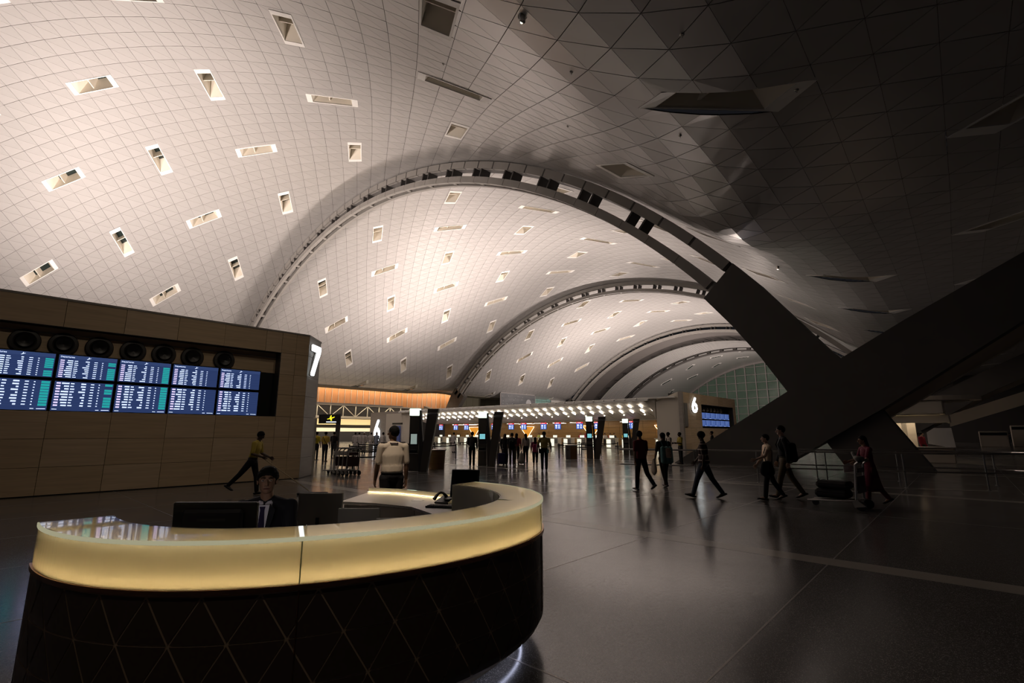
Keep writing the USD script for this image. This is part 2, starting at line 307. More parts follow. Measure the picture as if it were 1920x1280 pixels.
        obj('glass_pane', trimesh.convex.convex_hull(np.array(pa)), M['night_glass'], w)
        hm = .5; b0, b1 = (.42, .58)
        if kind == 'H': bf = [at(b0, eb, .25), at(b0, 1 - eb, .25), at(b0 + .06, eb, dz - .06), at(b0 + .06, 1 - eb, dz - .06), at(b0 + .02, eb, .25), at(b0 + .02, 1 - eb, .25)]
        else: bf = [at(ea, b0, .25), at(1 - ea, b0, .25), at(ea, b0 + .06, dz - .06), at(1 - ea, b0 + .06, dz - .06), at(ea, b0 + .02, .25), at(1 - ea, b0 + .02, .25)]
        obj('baffle', trimesh.convex.convex_hull(np.array(bf)), M['reveal'], w)
M['edge_olive'] = mat('edge_olive', (.13, .12, .085), .6)
M['reveal'] = mat('skylight_reveal', (.72, .67, .58), .55)
M['night_glass'] = mat('night_glass', (.012, .022, .022), .08, spec=.6)
build_ceiling()

def arch_curve(x, below, tx):
    """A line `below` metres under the arch, measured square to it."""
    x = np.asarray(x, float); z = arch_z(x); g = np.gradient(z, x); k = 1 / np.sqrt(1 + g * g)
    return np.stack([x + g * k * below, z - k * below], -1)
def arch_girder(y0, label, near):
    """A box girder along the vault: chords, cross plates and, near, its cladding pieces."""
    t = thing('roof_arch', label, 'roof arch', (0, y0, 0))
    xs = np.linspace(-87.2, -4.7, 660 if near else 300)
    def ribbon(b0, b1, ya, yb, i0, i1):
        A, B = arch_curve(xs, b0, 0)[i0:i1], arch_curve(xs, b1, 0)[i0:i1]
        return sweep([[(a[0], ya, a[1]), (b[0], ya, b[1]), (b[0], yb, b[1]), (a[0], yb, a[1])] for a, b in zip(A, B)])
    step = 15 if near else 60; N = len(xs)
    for nm, b0, b1, ya, yb in (('top_chord', 0, .62, 0, 1.2), ('lower_chord', 1.38, 1.95, 0, .36), ('lower_chord', 1.38, 1.95, .84, 1.2)):
        if near and ya < .5:
            for i in range(0, N - 1, step): obj('cladding_panel', ribbon(b0, b1, ya, yb if nm == 'lower_chord' else .36, i, min(i + step, N)), 'steel', t)
            obj(nm, ribbon(b0 + .02, b1 - .02, ya + .02, yb, 0, N), 'steel_dark' if nm == 'top_chord' else 'steel', t)
        else: obj(nm, ribbon(b0, b1, ya, yb, 0, N), 'steel', t)
    per = 3.9
    for k in range(21):
        for off in (0, .95):
            x = -9.2 - per * k - off
            if x < -86: continue
            xx = np.array([x - .08, x + .08]); g = (arch_z(x + .1) - arch_z(x - .1)) / .2; q = 1 / math.sqrt(1 + g * g)
            def pt(b, dx): return (x + g * q * b + q * dx, float(arch_z(x)) - q * b + g * q * dx)
            poly = [pt(.6, -.07), pt(.6, .07), pt(1.42, .07), pt(1.42, -.07)]
            obj('post_plate', prism(poly, .05, 1.15, 'xz'), 'steel_dark', t)
            if off == 0:
                poly = [pt(1.45, -.2), pt(1.45, .2), pt(1.9, .2), pt(1.9, -.2)]; obj('bottom_tie', prism(poly, .3, .9, 'xz'), 'steel', t)
    return t
arch_girder(0, 'nearest great arched roof girder with windows in its web', True)
arch_girder(51, 'second great arched roof girder, seen beneath the nearest one', False)
arch_girder(99, 'third arched roof girder beside the lit slatted soffit', False)
def arch_legs(y0, label):
    t = thing('arch_support', label, 'roof support', (0, y0, 0))
    obj('leg', prism([(-6.75, 13.3), (-3.4, 9.62), (-.08, 5.1), (1.2, 2.7), (2.75, 0), (-.35, 0), (-2.5, 3.72), (-3.75, 5.9), (-6.3, 9.3), (-8.0, 11.55), (-8.6, 13.0)][0:0] or
        [(-4.55, 11.0), (-3.4, 9.62), (-2.3, 8.1), (-.74, 5.95), (-.08, 5.1), (1.2, 2.7), (2.75, 0), (-.35, 0), (-2.5, 3.71), (-3.6, 5.6), (-4.9, 7.5), (-6.3, 9.3)], .0, 1.2, 'xz'), 'leg', t)
    obj('leg', prism([(-8.55, 0), (-2.5, 3.66), (-.08, 5.1), (2.5, 6.6), (6.5, 8.75), (20, 15.6), (20, 13.2), (6.1, 6.0), (1.2, 2.68), (-3.1, 0)], -.25, .95, 'xz'), 'leg', t)
    obj('rear_chord', prism([(.9, 2.75), (6.1, 6.15), (20, 13.4), (20, 12.7), (6.1, 5.5), (.9, 2.1)], 1.55, 2.5, 'xz'), M['leg_pale'], t)  # paler colour stands in for light on the underside
    return t
M['leg_pale'] = mat('leg_soffit', (.36, .31, .235), .5)
arch_legs(0, 'huge dark X-shaped foot of the nearest arch behind the rail')
arch_legs(51, 'second X-shaped arch foot, standing behind the nearest one')
def left_legs(y0, label):
    t = thing('arch_support', label, 'roof support', (-92, y0, 0))
    obj('leg', prism([(3.4, 10.8), (4.9, 12.6), (8.2, 10.4), (6.4, 8.2), (.2, 0), (-3.0, 0)], 0, 1.2, 'xz'), 'leg', t)
    obj('leg', prism([(8.3, 0), (-2.0, 7.2), (-24, 13.4), (-24, 10.6), (-11, 7.0), (-1, 3.2), (3.2, 0)], -.25, .95, 'xz'), 'leg', t)
left_legs(51, 'far dark X-shaped arch foot above the left end of the canopy')
left_legs(99, 'farthest arch foot, beyond the long picture panel')

for k, (a, b, p_, c_) in enumerate(SPOTS):  # fittings for the unseen spots
    z = float(ceil_z(a[0], a[1])); t = thing('ceiling_spot', ['small unseen ceiling spot placed to light the man by the low counter', 'small unseen ceiling spot placed to light the stone wall', 'second unseen ceiling spot placed to light the stone wall', 'added ceiling spot that lights the far stone wall', 'out of view ceiling spot placed to light the front of the desk'][k], 'spotlight', (a[0], a[1], z), 0, 'unseen ceiling spots')
    obj('spot_tube', lathe([(.05, .05), (.09, .05), (.09, a[2] - z - .02), (.075, a[2] - z - .02), (.075, 0), (.05, 0)], sides=16), 'chrome', t); obj('ceiling_ring', lathe([(.08, -.03), (.14, -.03), (.14, .0), (.08, .0)], sides=16), 'chrome', t)
for k, (x, y) in enumerate(((-4.6, -15.2), (-2.9, -10.4), (-8.6, -9.8), (-.6, -15.6), (1.2, -11.0), (-12.5, -14.5), (3.0, -17.0), (-6.5, -21.5))):
    z = float(ceil_z(x, y)); t = thing('sprinkler', 'tiny bright sprinkler rose, %s across the dark ceiling from the left' % ['third', 'fourth', 'second', 'sixth', 'seventh', 'leftmost', 'rightmost', 'fifth'][k], 'sprinkler', (x, y, z), 0, 'ceiling sprinklers'); obj('rose', lathe([(0, -.035), (.05, -.03), (.07, .0), (0, .02)], sides=12), 'chrome', t); obj('stem', cyl(0, 0, -.10, -.03, .012, sides=8), 'chrome', t)

M['moss'] = mat('moss_limestone', (.11, .10, .06), .6); M['aqua'] = mat('aqua_glass', (.20, .32, .28), .2, emit=(.5, .85, .75), power=.10); M['counter_pale'] = mat('counter_pale', (.50, .44, .36), .5)  # aqua glass has a faint glow put into the pane itself
# ------------------------------------------------------------------ beyond the third arch: slatted soffit, last vault, glass end wall
def vault_strip(y0, y1, drop, ny, x0=-91.5, x1=-4, nx=120):
    X, Yy = np.meshgrid(np.linspace(x0, x1, nx), np.linspace(y0, y1, ny), indexing='ij')
    return np.stack([X, Yy, arch_z(X) - drop], -1)
sof = thing('slatted_soffit', 'curved band of pale lit slats between two far arches', 'soffit')
for k in range(14):
    y = 108.9 + .95 * k; A = arch_curve(np.linspace(-88, -5, 110), 2.9, 0); B = arch_curve(np.linspace(-88, -5, 110), 3.12, 0)
    obj('slat', sweep([[(a[0], y, a[1]), (b[0], y, b[1]), (b[0], y + .62, b[1]), (a[0], y + .62, a[1])] for a, b in zip(A, B)]), 'panel', sof)
for k in range(26):
    x = -86 + 3.2 * k; z = float(arch_z(x)) - 2.62; g = float(arch_z(x + .1) - arch_z(x - .1)) / .2; a = math.atan(g)
    obj('cross_rib', prism([(x - .1, z - .25), (x + .1, z - .25 + .2 * g), (x + .1, z + .1 + .2 * g), (x - .1, z + .1)], 108.9, 121.9, 'xz'), 'steel_dark', sof)
obj('soffit_back', grid_mesh(vault_strip(99.7, 124.5, 1.6, 3)), 'deck', sof)
for nm, y, dr, lab in (('fascia_beam', 123.4, 1.5, 'curved girder beyond the lit slatted soffit'),):
    t = thing('roof_arch', lab, 'roof arch', (0, y, 0)); xs = np.linspace(-88, -5, 160)
    def rib(b0, b1, ya, yb, i0=0, i1=160):
        A, B = arch_curve(xs, b0, 0)[i0:i1], arch_curve(xs, b1, 0)[i0:i1]
        return sweep([[(a[0], ya, a[1]), (b[0], ya, b[1]), (b[0], yb, b[1]), (a[0], yb, a[1])] for a, b in zip(A, B)])
    obj('top_chord', rib(2.2, 3.0, 0, 1.2), 'steel_dark', t); obj('lower_chord', rib(3.6, 4.0, 0, 1.2), 'steel_dark', t)
    for i in range(4, 156, 8): obj('post_plate', rib(2.9, 3.7, .1, 1.1, i, i + 3), 'steel_dark', t)
far = thing('vault_far', kind='structure')
obj('far_vault', grid_mesh(vault_strip(125, 175, .9, 40)), M['panel'], far)
rng = random.Random(3); n = 0
for k in range(3):
    for j in range(9):
        x, y = -80 + 9.4 * j + 4.7 * (k % 2), 131 + 13 * k; z = float(arch_z(x)) - .98; g = float(arch_z(x + .5) - arch_z(x - .5)); L = 2.1; d = 30 if (j + k) % 2 else -30
        p = rot(box(-L, L, -.55, .55, -.05, .05), d); v = p.vertices.copy(); v[:, 2] += v[:, 0] * g; p = trimesh.Trimesh(v + [x, y, z], p.faces, process=False)
        obj('window_frame', p, 'white', far)
        q = rot(box(-L * .75, L * .75, -.42, .42, -.08, .02), d); v = q.vertices.copy(); v[:, 2] += v[:, 0] * g; obj('glass_pane', trimesh.Trimesh(v + [x, y, z], q.faces, process=False), 'night_glass', far)
ew = thing('window_end', kind='structure')
M['reflection_glass'] = mat('green_reflection_glass', (.06, .085, .062), .12, spec=.8, noise=(.25, (.035, .05, .04), (1, 1, 1)), emit=(.55, .8, .55), power=.035)  # green tone and glow stand in for the ceiling reflected in the glass
M['mull'] = mat('mullion_grey', (.33, .31, .30), .5)
xs = np.linspace(-90, -4, 24)
for a, b in zip(xs[:-1], xs[1:]):
    za, zb = float(arch_z(a)) - 1, float(arch_z(b)) - 1; lo = 0
    while lo < max(za, zb):
        hi = lo + 3.0; poly = Polygon([(a + .06, lo + .06), (b - .06, lo + .06), (b - .06, hi - .06), (a + .06, hi - .06)]).intersection(Polygon([(a, 0), (b, 0), (b, zb), (a, za)]))
        if poly.area > .2: obj('glass_pane', prism(list(poly.exterior.coords)[:-1], 174.0, 174.05, 'xz'), 'reflection_glass', ew)
        lo = hi
for a in xs: obj('mullion', box(a - .16, a + .16, 173.2, 174.1, 0, float(arch_z(a)) - 1), 'mull', ew)
for k in range(1, 10):
    z = 3 * k; s = np.array([x for x in np.linspace(-90, -4, 600) if arch_z(x) - 1 > z])
    obj('transom', box(s.min(), s.max(), 173.4, 174.1, z - .1, z + .1), 'mull', ew)
obj('arch_trim', sweep([[(x, 173, float(arch_z(x)) - 1.6), (x, 174.3, float(arch_z(x)) - 1.6), (x, 174.3, float(arch_z(x)) - .8), (x, 173, float(arch_z(x)) - .8)] for x in np.linspace(-90, -4, 90)]), 'mull', ew)

# ------------------------------------------------------------------ stone end walls of the islands
def slab_wall(w, cols, rows, x, hole=None, m=('stone', 'stone2'), th=.05):
    """Separate stone slabs on a wall that faces +x."""
    k = 0
    for y0, y1 in zip(cols[:-1], cols[1:]):
        for z0, z1 in zip(rows[:-1], rows[1:]):
            k += 1
            if hole and y1 > hole[0] + .02 and y0 < hole[1] - .02 and z1 > hole[2] + .02 and z0 < hole[3] - .02: continue
            obj('stone_slab', bbox(x - th, x + (.004 * ((k * 7) % 3)), y0 + .004, y1 - .004, z0 + .004, z1 - .004, .004), m[(k * 5 + k // 3) % 2], w)
w7 = thing('wall_left', kind='structure')
cols = [-33.0, -31.53, -30.16, -28.79, -27.43, -26.06, -24.70, -23.33, -21.97, -20.60, -20.03, -19.5, -19.0]; rows = [.02, .75, 1.5, 2.25, 3.05, 3.8, 4.6, 5.4]
slab_wall(w7, cols, rows, -14.6, (-33, -20.03, 2.25, 4.6))
obj('wall_core', prism([(-14.66, -33), (-14.66, -19.0), (-15.7, -18.0), (-16.3, -18.05), (-16.3, -33)], 0, 2.2), M['dark'], w7)
obj('wall_core', prism([(-15.15, -33), (-15.15, -19.4), (-15.7, -18.1), (-16.3, -18.15), (-16.3, -33)], 2.2, 5.36), M['dark'], w7)
obj('niche_jamb', box(-15.15, -14.62, -20.05, -19.95, 2.25, 4.6), M['dark'], w7); obj('niche_head', box(-15.15, -14.62, -33, -20, 4.6, 4.66), M['dark'], w7)
obj('niche_sill', box(-15.15, -14.62, -33, -20, 2.2, 2.25), M['dark'], w7); obj('niche_back', box(-15.15, -15.0, -33, -20.0, 3.86, 4.6), 'stone', w7); obj('niche_back', box(-15.15, -15.0, -33, -20.0, 2.2, 3.86), 'black', w7)
obj('niche_head_trim', box(-15.0, -14.95, -33, -20, 4.42, 4.45), 'stone_grey', w7)
ch = lambda t: (-14.6 - 1.1 * t, -19.0 + 1.0 * t)
for k, (z0, z1) in enumerate(zip(rows[:-1], rows[1:])):
    (xa, ya), (xb, yb) = ch(.005), ch(.995); o = (-.03, -.03)
    obj('stone_slab', prism([(xa, ya), (xb, yb), (xb + o[0], yb + o[1]), (xa + o[0], ya + o[1])], z0 + .006, z1 - .006), M['stone_grey'], w7)
obj('corner_trim', box(-15.86, -15.72, -18.02, -17.92, 0, 2.25), 'cream', w7)
obj('wall_coping', prism([(-14.58, -33), (-14.58, -19.0), (-15.69, -17.98), (-16.35, -18.0), (-16.35, -33)], 5.36, 5.42), 'stone_grey', w7)
obj('island_roof', box(-66, -16.3, -33, -18.1, 4.9, 5.3), 'cream', w7); obj('island_flank', box(-66, -16.3, -18.3, -18.05, 2.2, 5.2), 'cream', w7)
def numeral(ch_, h, loc, yaw, lab, wide=1.0):
    """An illuminated numeral: letter face in a shallow return. yaw: direction that the face looks to, in degrees from +x."""
    base = meshkit.text_mesh(ch_, h, .05, bold=True); flat = base.section((0, 0, 1), (0, 0, .025)).to_2D(to_2D=np.eye(4))[0].polygons_full
    fat = [q.buffer(h * .028, join_style=1) for q in flat]; ext = lambda d: cat(*[trimesh.creation.extrude_polygon(q, d) for q in fat])
    m, m2 = ext(.05), ext(.05); m.apply_scale((wide, 1, 1)); m2.apply_scale((wide, 1, 1)); b = m.bounds; m.apply_translation((-(b[0][0] + b[1][0]) / 2, 0, 0)); m2.apply_translation((-(b[0][0] + b[1][0]) / 2, 0, -.052))
    t = thing('gate_numeral', lab, 'sign', loc, yaw + 90, 'lit island numerals')
    for g, nm, mm in ((m, 'numeral_face', 'numeral'), (m2, 'numeral_return', 'white')):
        g.apply_transform(trimesh.transformations.rotation_matrix(PI / 2, (1, 0, 0))); obj(nm, g, mm, t)
numeral('7', 1.1, (-14.97, -18.55, 3.93), 42, 'white glowing numeral 7 on the chamfered wall corner')

nth = ['leftmost', 'second', 'third', 'fourth', 'fifth', 'sixth', 'seventh', 'eighth', 'ninth', 'tenth', 'eleventh', 'twelfth', 'thirteenth', 'fourteenth', 'fifteenth', 'sixteenth', 'seventeenth', 'eighteenth', 'nineteenth', 'twentieth']
# departure screens
M['scr'] = glow('screen_blue', (.032, .055, .15), 1.0); M['scr_dark'] = glow('screen_navy', (.024, .042, .125), 1.0); M['scr_text'] = glow('screen_text', (.62, .72, 1.0), 1.25)
M['scr_far'] = glow('screen_far_blue', (.055, .10, .30), 1.0); M['scr_pale'] = glow('screen_far_text', (.14, .22, .48), 1.0); M['scr_teal'] = glow('screen_teal', (.02, .36, .36), 1.0); M['scr_pink'] = glow('screen_violet', (.72, .62, 1.0), 1.2)
def quads(rects, th=.002):
    return cat(*[box(a, b, 0, th, c, d) for a, b, c, d in rects])
def departure_screen(w, h, loc, yaw, lab, teal, head, seed, group, dim=False):
    """A screen facing local -y, its lower left corner seen from the front at loc."""
    r = random.Random(seed); t = thing('departure_screen', lab, 'screen', loc, yaw, group)
    obj('bezel', bbox(-.03, w + .03, .004, .09, -.03, h + .03, .008), 'black', t); obj('display', box(0, w, 0, .004, 0, h), 'scr_far' if dim else 'scr_dark', t)
    top = h - (.13 if head else .015); bot = .015 if head else .11; n = 9 if head else 9; rh = (top - bot) / n; lo, tx, te, st = [], [], [], []
    for k in range(n):
        z = top - rh * (k + .5); a = rh * .27
        lo.append((.03 * w, .10 * w, z - a, z + a)); tx += [(.24 * w - r.uniform(.07, .13) * w, .24 * w, z - a, z + a), (.262 * w, .335 * w - r.uniform(0, .03) * w, z - a * .8, z + a * .8), (.52 * w - r.uniform(.03, .12) * w, .52 * w, z - a, z + a), (.60 * w, .66 * w, z - a * .7, z + a * .7), (.735 * w, .76 * w, z - a * .7, z + a * .7)]
        st.append((.01 * w, .99 * w, z - rh * .47, z - rh * .38))
        if teal and r.random() < .93: te.append((.85 * w, .985 * w, z - rh * .42, z + rh * .42))
    q = lambda L, dy: mv(quads(L), 0, -dy, 0)
    obj('row_lines', q(st, .003), 'scr', t, kind='stuff'); obj('text_rows', q(tx, .004), 'scr_pale' if dim else 'scr_text', t, kind='stuff'); obj('logo_column', q(lo, .004), 'scr_pale' if dim else 'scr_pink', t, kind='stuff')
    if te: obj('remark_column', q(te, .003), 'scr_teal', t, kind='stuff')
    if head:
        obj('header_bar', mv(quads([(0, w, h - .10, h)]), 0, -.002, 0), 'scr', t)
        m = meshkit.text_mesh('Departures', .042, .002, bold=True); m.apply_transform(trimesh.transformations.rotation_matrix(PI / 2, (1, 0, 0))); obj('header_text', mv(m, .03, -.003, h - .075), 'scr_text', t)
        obj('aircraft_icon', mv(cat(prism([(0, .01), (.09, .055), (.10, .045), (.02, 0)], 0, .002, 'xz'), prism([(.03, .03), (.045, .07), (.06, .07), (.06, .03)], 0, .002, 'xz')), .46 * w, -.003, h - .095), 'scr_text', t)
    else: obj('footer_text', mv(quads([(.02 * w, .10 * w, .03, .05), (.74 * w, .80 * w, .03, .05), (.84 * w, .98 * w, .03, .05)]), 0, -.003, 0), 'scr_text', t)
    return t
ordn = ['first', 'second', 'third', 'fourth', 'fifth']
for k in range(5):
    y1 = -20.64 - 1.365 * k
    for up in (1, 0):
        departure_screen(1.29, .66 if up else .82, (-14.76, y1 - 1.29, 3.18 if up else 2.27), 90, 'blue departures screen on the left wall, %s row, %s from the right%s' % ('upper' if up else 'lower', ordn[k], ', teal status column' if k > 1 else ''), k > 1, up, 40 + 2 * k + up, 'departure screens under the round vents')
for k, y in enumerate((-26.76, -25.97, -25.17, -24.36, -23.56, -22.76, -21.80)):
    t = thing('air_nozzle', 'round dark air nozzle above the departure screens, %s from the left' % ['leftmost', 'second', 'third', 'fourth', 'fifth', 'sixth', 'rightmost'][k] if k not in (0, 6) else '%s round dark air nozzle above the departure screens' % ('leftmost' if k == 0 else 'rightmost'), 'vent', (-15.0, y, 4.15), 0, 'air nozzles over the screens')
    def turned(p): m = trimesh.creation.revolve(np.array(p), sections=32); m.apply_transform(trimesh.transformations.rotation_matrix(PI / 2, (0, 1, 0))); return m
    obj('flange', turned([(.20, 0), (.335, 0), (.335, .05), (.31, .09), (.24, .10), (.20, .06), (.20, 0)]), 'dark', t)
    obj('nozzle_bowl', turned([(.0, .10), (.10, .14), (.17, .16), (.205, .10), (.20, .02), (.0, .02), (.0, .10)]), 'black', t)

wr = thing('wall_right', kind='structure')
colsr = [15.62, 17.0, 18.4, 19.8, 21.3, 22.8, 24.3, 25.8, 27.3, 28.7, 29.5]
slab_wall(wr, colsr, [.02, .72, 1.43, 2.15, 2.9, 3.65, 4.4, 5.35], -14.6, (19.8, 28.7, 2.15, 4.4), ('stone2', 'stone'))
obj('wall_core', box(-16, -14.66, 15.7, 29.5, 0, 2.1), 'dark', wr); obj('wall_core', box(-16, -15.2, 15.7, 29.5, 2.1, 5.3), 'dark', wr); obj('niche_back', box(-15.2, -15.15, 19.8, 28.7, 2.15, 4.4), 'black', wr)
for a in ((19.7, 19.8), (28.7, 28.8)): obj('niche_jamb', box(-15.2, -14.62, a[0], a[1], 2.15, 4.4), 'dark', wr)
for a in ((2.1, 2.15), (4.4, 4.46)): obj('niche_edge', box(-15.2, -14.62, 19.7, 28.8, a[0], a[1]), 'dark', wr)
obj('end_block', prism([(-14.75, 0), (-14.75, 5.35), (-15.1, 5.35), (-17.15, 4.55), (-17.15, 0)], 15.45, 15.75, 'xz'), 'cream', wr)
obj('end_trim', box(-14.9, -14.55, 15.3, 15.62, 0, 5.38), 'stone_grey', wr); obj('end_trim', box(-14.66, -14.5, 15.62, 16.3, 2.25, 4.35), 'grey', wr)
numeral('6', 1.28, (-14.52, 17.95, 3.62), 0, 'white glowing numeral 6 on the stone wall beside far screens', 1.35)
for k in range(6):
    for up in (1, 0):
        departure_screen(1.27, .60, (-14.85, 20.12 + 1.32 * k, 3.05 if up else 2.33), 90, 'distant blue screen on the numeral 6 wall, %s row, %s column' % ('upper' if up else 'lower', (ordn + ['sixth'])[k]), False, False, 70 + 2 * k + up, 'screens on the far stone wall', True)
for k in range(7): t = thing('air_nozzle', 'small nozzle over the far numeral 6 screens, %s from the left' % nth[k], 'vent', (-15.15, 20.7 + .95 * k, 3.98), 0, 'small nozzles on the far wall'); obj('nozzle_bowl', turned([(.0, .02), (.12, .1), (.2, .1), (.26, .0), (.0, .0)]), 'stone_grey', t)

# ------------------------------------------------------------------ check-in island 6: roof, lit cove canopy, back wall
isl = thing('check_in_canopy', 'long cream cove canopy with rows of small lights over check-in', 'canopy')
XL, XR = -58.0, -18.3
prof = np.array([(15.1, 4.72), (15.9, 4.52), (16.9, 4.22), (17.9, 3.90), (18.9, 3.58), (19.8, 3.32), (20.6, 3.14)])
def cove(x0, x1, k0=0, k1=7, th=.06):
    P = prof[k0:k1]; return sweep([[(x0, y, z), (x1, y, z), (x1, y + .02, z + th), (x0, y + .02, z + th)] for y, z in P])
npan = 33; pw = (XR - XL) / npan
M['canopy'] = mat('canopy_cream', (.74, .66, .56), .5)
for k in range(npan): obj('canopy_panel', cove(XL + pw * k + .03, XL + pw * (k + 1) - .03), 'canopy', isl)
for k in range(npan):
    x = XL + pw * (k + .5)
    for y0, y1 in ((16.1, 16.7), (17.45, 18.05)):
        if (k + (y0 > 17)) % 1 == 0:
            xx = x + (.35 if y0 > 17 else -.3); z0, z1 = np.interp([y0, y1], prof[:, 0], prof[:, 1])
            obj('cove_light', sweep([[(xx - .07, y0, z0 - .16), (xx + .07, y0, z0 - .16), (xx + .07, y0, z0 - .12), (xx - .07, y0, z0 - .12)], [(xx - .07, y1, z1 - .16), (xx + .07, y1, z1 - .16), (xx + .07, y1, z1 - .12), (xx - .07, y1, z1 - .12)]]), 'lamp_white', isl)
    if k % 2: z = float(np.interp(18.9, prof[:, 0], prof[:, 1])); obj('spot_lamp', mv(trimesh.creation.icosphere(1, .07), x, 18.9, z - .04), 'lamp_white', isl)
    obj('edge_knob', mv(trimesh.creation.icosphere(1, .10), x, 14.95, 4.86), 'white', isl)
obj('edge_trim', box(XL, XR + .6, 14.95, 15.12, 4.66, 4.84), 'white', isl)
obj('canopy_roof', box(XL, -15.2, 15.1, 29.5, 4.84, 4.98), 'white', isl)
obj('soffit_panel', box(XL, -16.2, 20.7, 24.1, 3.42, 3.5), 'canopy', isl); obj('lamp_stems', cat(*[box(XL + pw * (k + .5) + dx - .01, XL + pw * (k + .5) + dx + .01, yy - .01, yy + .01, float(np.interp(yy, prof[:, 0], prof[:, 1])) - .13, float(np.interp(yy, prof[:, 0], prof[:, 1]))) for k in range(npan) for dx, yy in ((-.3, 16.4), (.35, 17.7))]), 'white', isl)  # added stems: lamps hang low so they brighten the cove panels
obj('cove_lip', box(XL, XR + 2.5, 20.55, 20.75, 3.02, 3.16), 'cream', isl)
e = [(XR + .05, 15.1, 4.72), (XR + .9, 16.6, 4.45), (XR + 1.5, 18.0, 4.05), (XR + 1.9, 19.4, 3.6), (XR + 2.1, 20.6, 3.14)]
obj('canopy_end', trimesh.util.concatenate([grid_mesh(np.array([[(XR + .02, y, z) for y, z in prof[[0, 2, 3, 5, 6]]], e]))]), 'canopy', isl)
obj('end_cowl', sweep([[(XR + .1 + u * .9, 15.15 + v, 4.84), (XR + .1 + u * .9, 15.15 + v, 4.84 - hgt), (XR + .1 + u * .9, 15.5 + v, 4.84 - hgt), (XR + .1 + u * .9, 15.5 + v, 4.84)] for u, v, hgt in ((0, 0, .12), (.4, .1, .5), (.8, .2, 1.1), (1.1, .25, 1.9))]), 'cream', isl)
bw = thing('wall_back', kind='structure')
for k in range(27):
    x0 = -58 + 1.52 * k
    for z0, z1 in ((.0, 1.05), (1.05, 1.7), (1.7, 2.35), (2.35, 3.0), (3.0, 3.6)): obj('wood_board', bbox(x0 + .006, x0 + 1.514, 24.0, 24.05, z0 + .008, z1 - .008, .006), 'wood', bw)
obj('wall_core', box(-66, -15.9, 24.06, 29.4, 0, 4.84), 'dark', bw)
M['navy'] = mat('navy_display', (.015, .02, .05), .3, emit=(.02, .03, .09), power=.6); M['navy2'] = mat('navy_text', (.1, .12, .2), .5, emit=(.1, .12, .25), power=.5)
lw = thing('island_end_wall', 'pale grey end wall of island 6 carrying a large lit numeral', 'wall block')
obj('wall_block', prism([(-69.3, 17.5), (-67.6, 16.2), (-62.4, 15.6), (-54.9, 15.6), (-54.9, 16.2), (-62.0, 16.4), (-66.0, 24), (-69.3, 24)], 0, 4.95), 'stone_grey', lw)
obj('plaster_face', box(-62.0, -55.0, 15.5, 15.6, 0, 4.6), 'cream', lw); obj('vent_slot', box(-60.2, -57.6, 15.45, 15.52, 2.95, 3.2), 'black', lw)
numeral('6', 3.05, (-64.9, 15.82, .55), -97, 'large white glowing numeral 6 low on the grey end wall')
db = thing('display_board', 'dark blue standing display beside the pale canopy end wall', 'display', (-58.6, 15.2, 0)); obj('board', bbox(-.75, .75, 0, .12, .05, 2.75, .03), M['navy'], db); obj('board_text', mv(quads([(-.55, .5, z, z + .05) for z in (1.5, 1.7, 1.9, 2.1, 2.3)]), 0, -.004, 0), M['navy2'], db)

# desks, hanging monitors and lamps of the check-in row
M['lit_panel'] = glow('lit_desk_panel', (1, .97, .74), 1.15); M['mon_blue'] = glow('monitor_blue', (.06, .13, .50), 1.2); M['mon_red'] = glow('monitor_red', (.75, .045, .05), 1.1); M['mon_white'] = glow('monitor_white', (.85, .92, 1), 1.5); M['belt'] = mat('conveyor_rubber', (.02, .02, .02), .6)
def check_in_desk():
    t = thing('check_in_desk', 'white check-in desk with glowing front, at the left end of the row beneath the canopy', 'desk', (-57.0, 20.6, 0), 0, 'check-in desks')
    obj('desk_body', bbox(-.62, .62, .05, .75, 0, 1.08, .02), 'cream', t); obj('desk_top', bbox(-.68, .68, -.05, .85, 1.08, 1.13, .015), 'white', t); obj('lit_front', bbox(-.5, .02, .0, .05, .12, .98, .01), 'lit_panel', t)
    obj('side_screen', bbox(.12, .5, .0, .05, .45, .95, .01), 'grey', t); obj('scale_belt', bbox(.72, 1.22, -.3, 1.3, .25, .33, .02), 'belt', t); obj('scale_body', bbox(.7, 1.24, -.28, 1.3, 0, .25, .02), 'chrome', t)
    obj('desk_monitor', bbox(-.3, .12, .45, .50, 1.18, 1.48, .01), 'black', t); obj('lit_shelf', bbox(-.1, .5, -.02, .03, 1.16, 1.42, .01), 'lit_panel', t)
    return t
desk0 = check_in_desk()
for k in range(1, 20):
    x = -57 + 1.98 * k
    if k in (9, 18): continue
    dup(desk0, (x, 20.6, 0), 0, 'white check-in desk with glowing front, %s from the left in the row beneath the canopy' % nth[k])
def hanging_monitor(x, lab):
    t = thing('hanging_monitor', lab, 'monitor', (x, 20.45, 2.12), 0, 'monitors above the check-in desks')
    obj('casing', bbox(-.48, .48, .02, .10, 0, .86, .015), 'black', t); obj('blue_display', box(-.46, .46, 0, .02, .02, .66), 'mon_blue', t); obj('red_header', box(-.46, .46, 0, .02, .66, .84), 'mon_red', t)
    ring = lambda cx: prism([(cx + .13 * math.cos(a), .44 + .13 * math.sin(a)) for a in np.linspace(0, 2 * PI, 18)[:-1]], -.004, 0, 'xz')
    obj('white_disc', ring(-.21), 'mon_white', t); obj('white_disc', cat(*[rot(box(-.012 + .0, .012, -.004, 0, .075, .13), 360 * k / 20, (0, 1, 0)) for k in range(20)]).apply_translation((.21, 0, .44)), 'mon_white', t)
    obj('caption', mv(quads([(-.34, -.08, .2, .25), (-.30, -.12, .11, .16), (.08, .34, .2, .25), (.12, .30, .11, .16), (-.3, .2, .72, .77)]), 0, -.004, 0), 'mon_white', t)
    obj('hanger', box(-.03, .03, .06, .14, .84, .905), 'steel_dark', t)
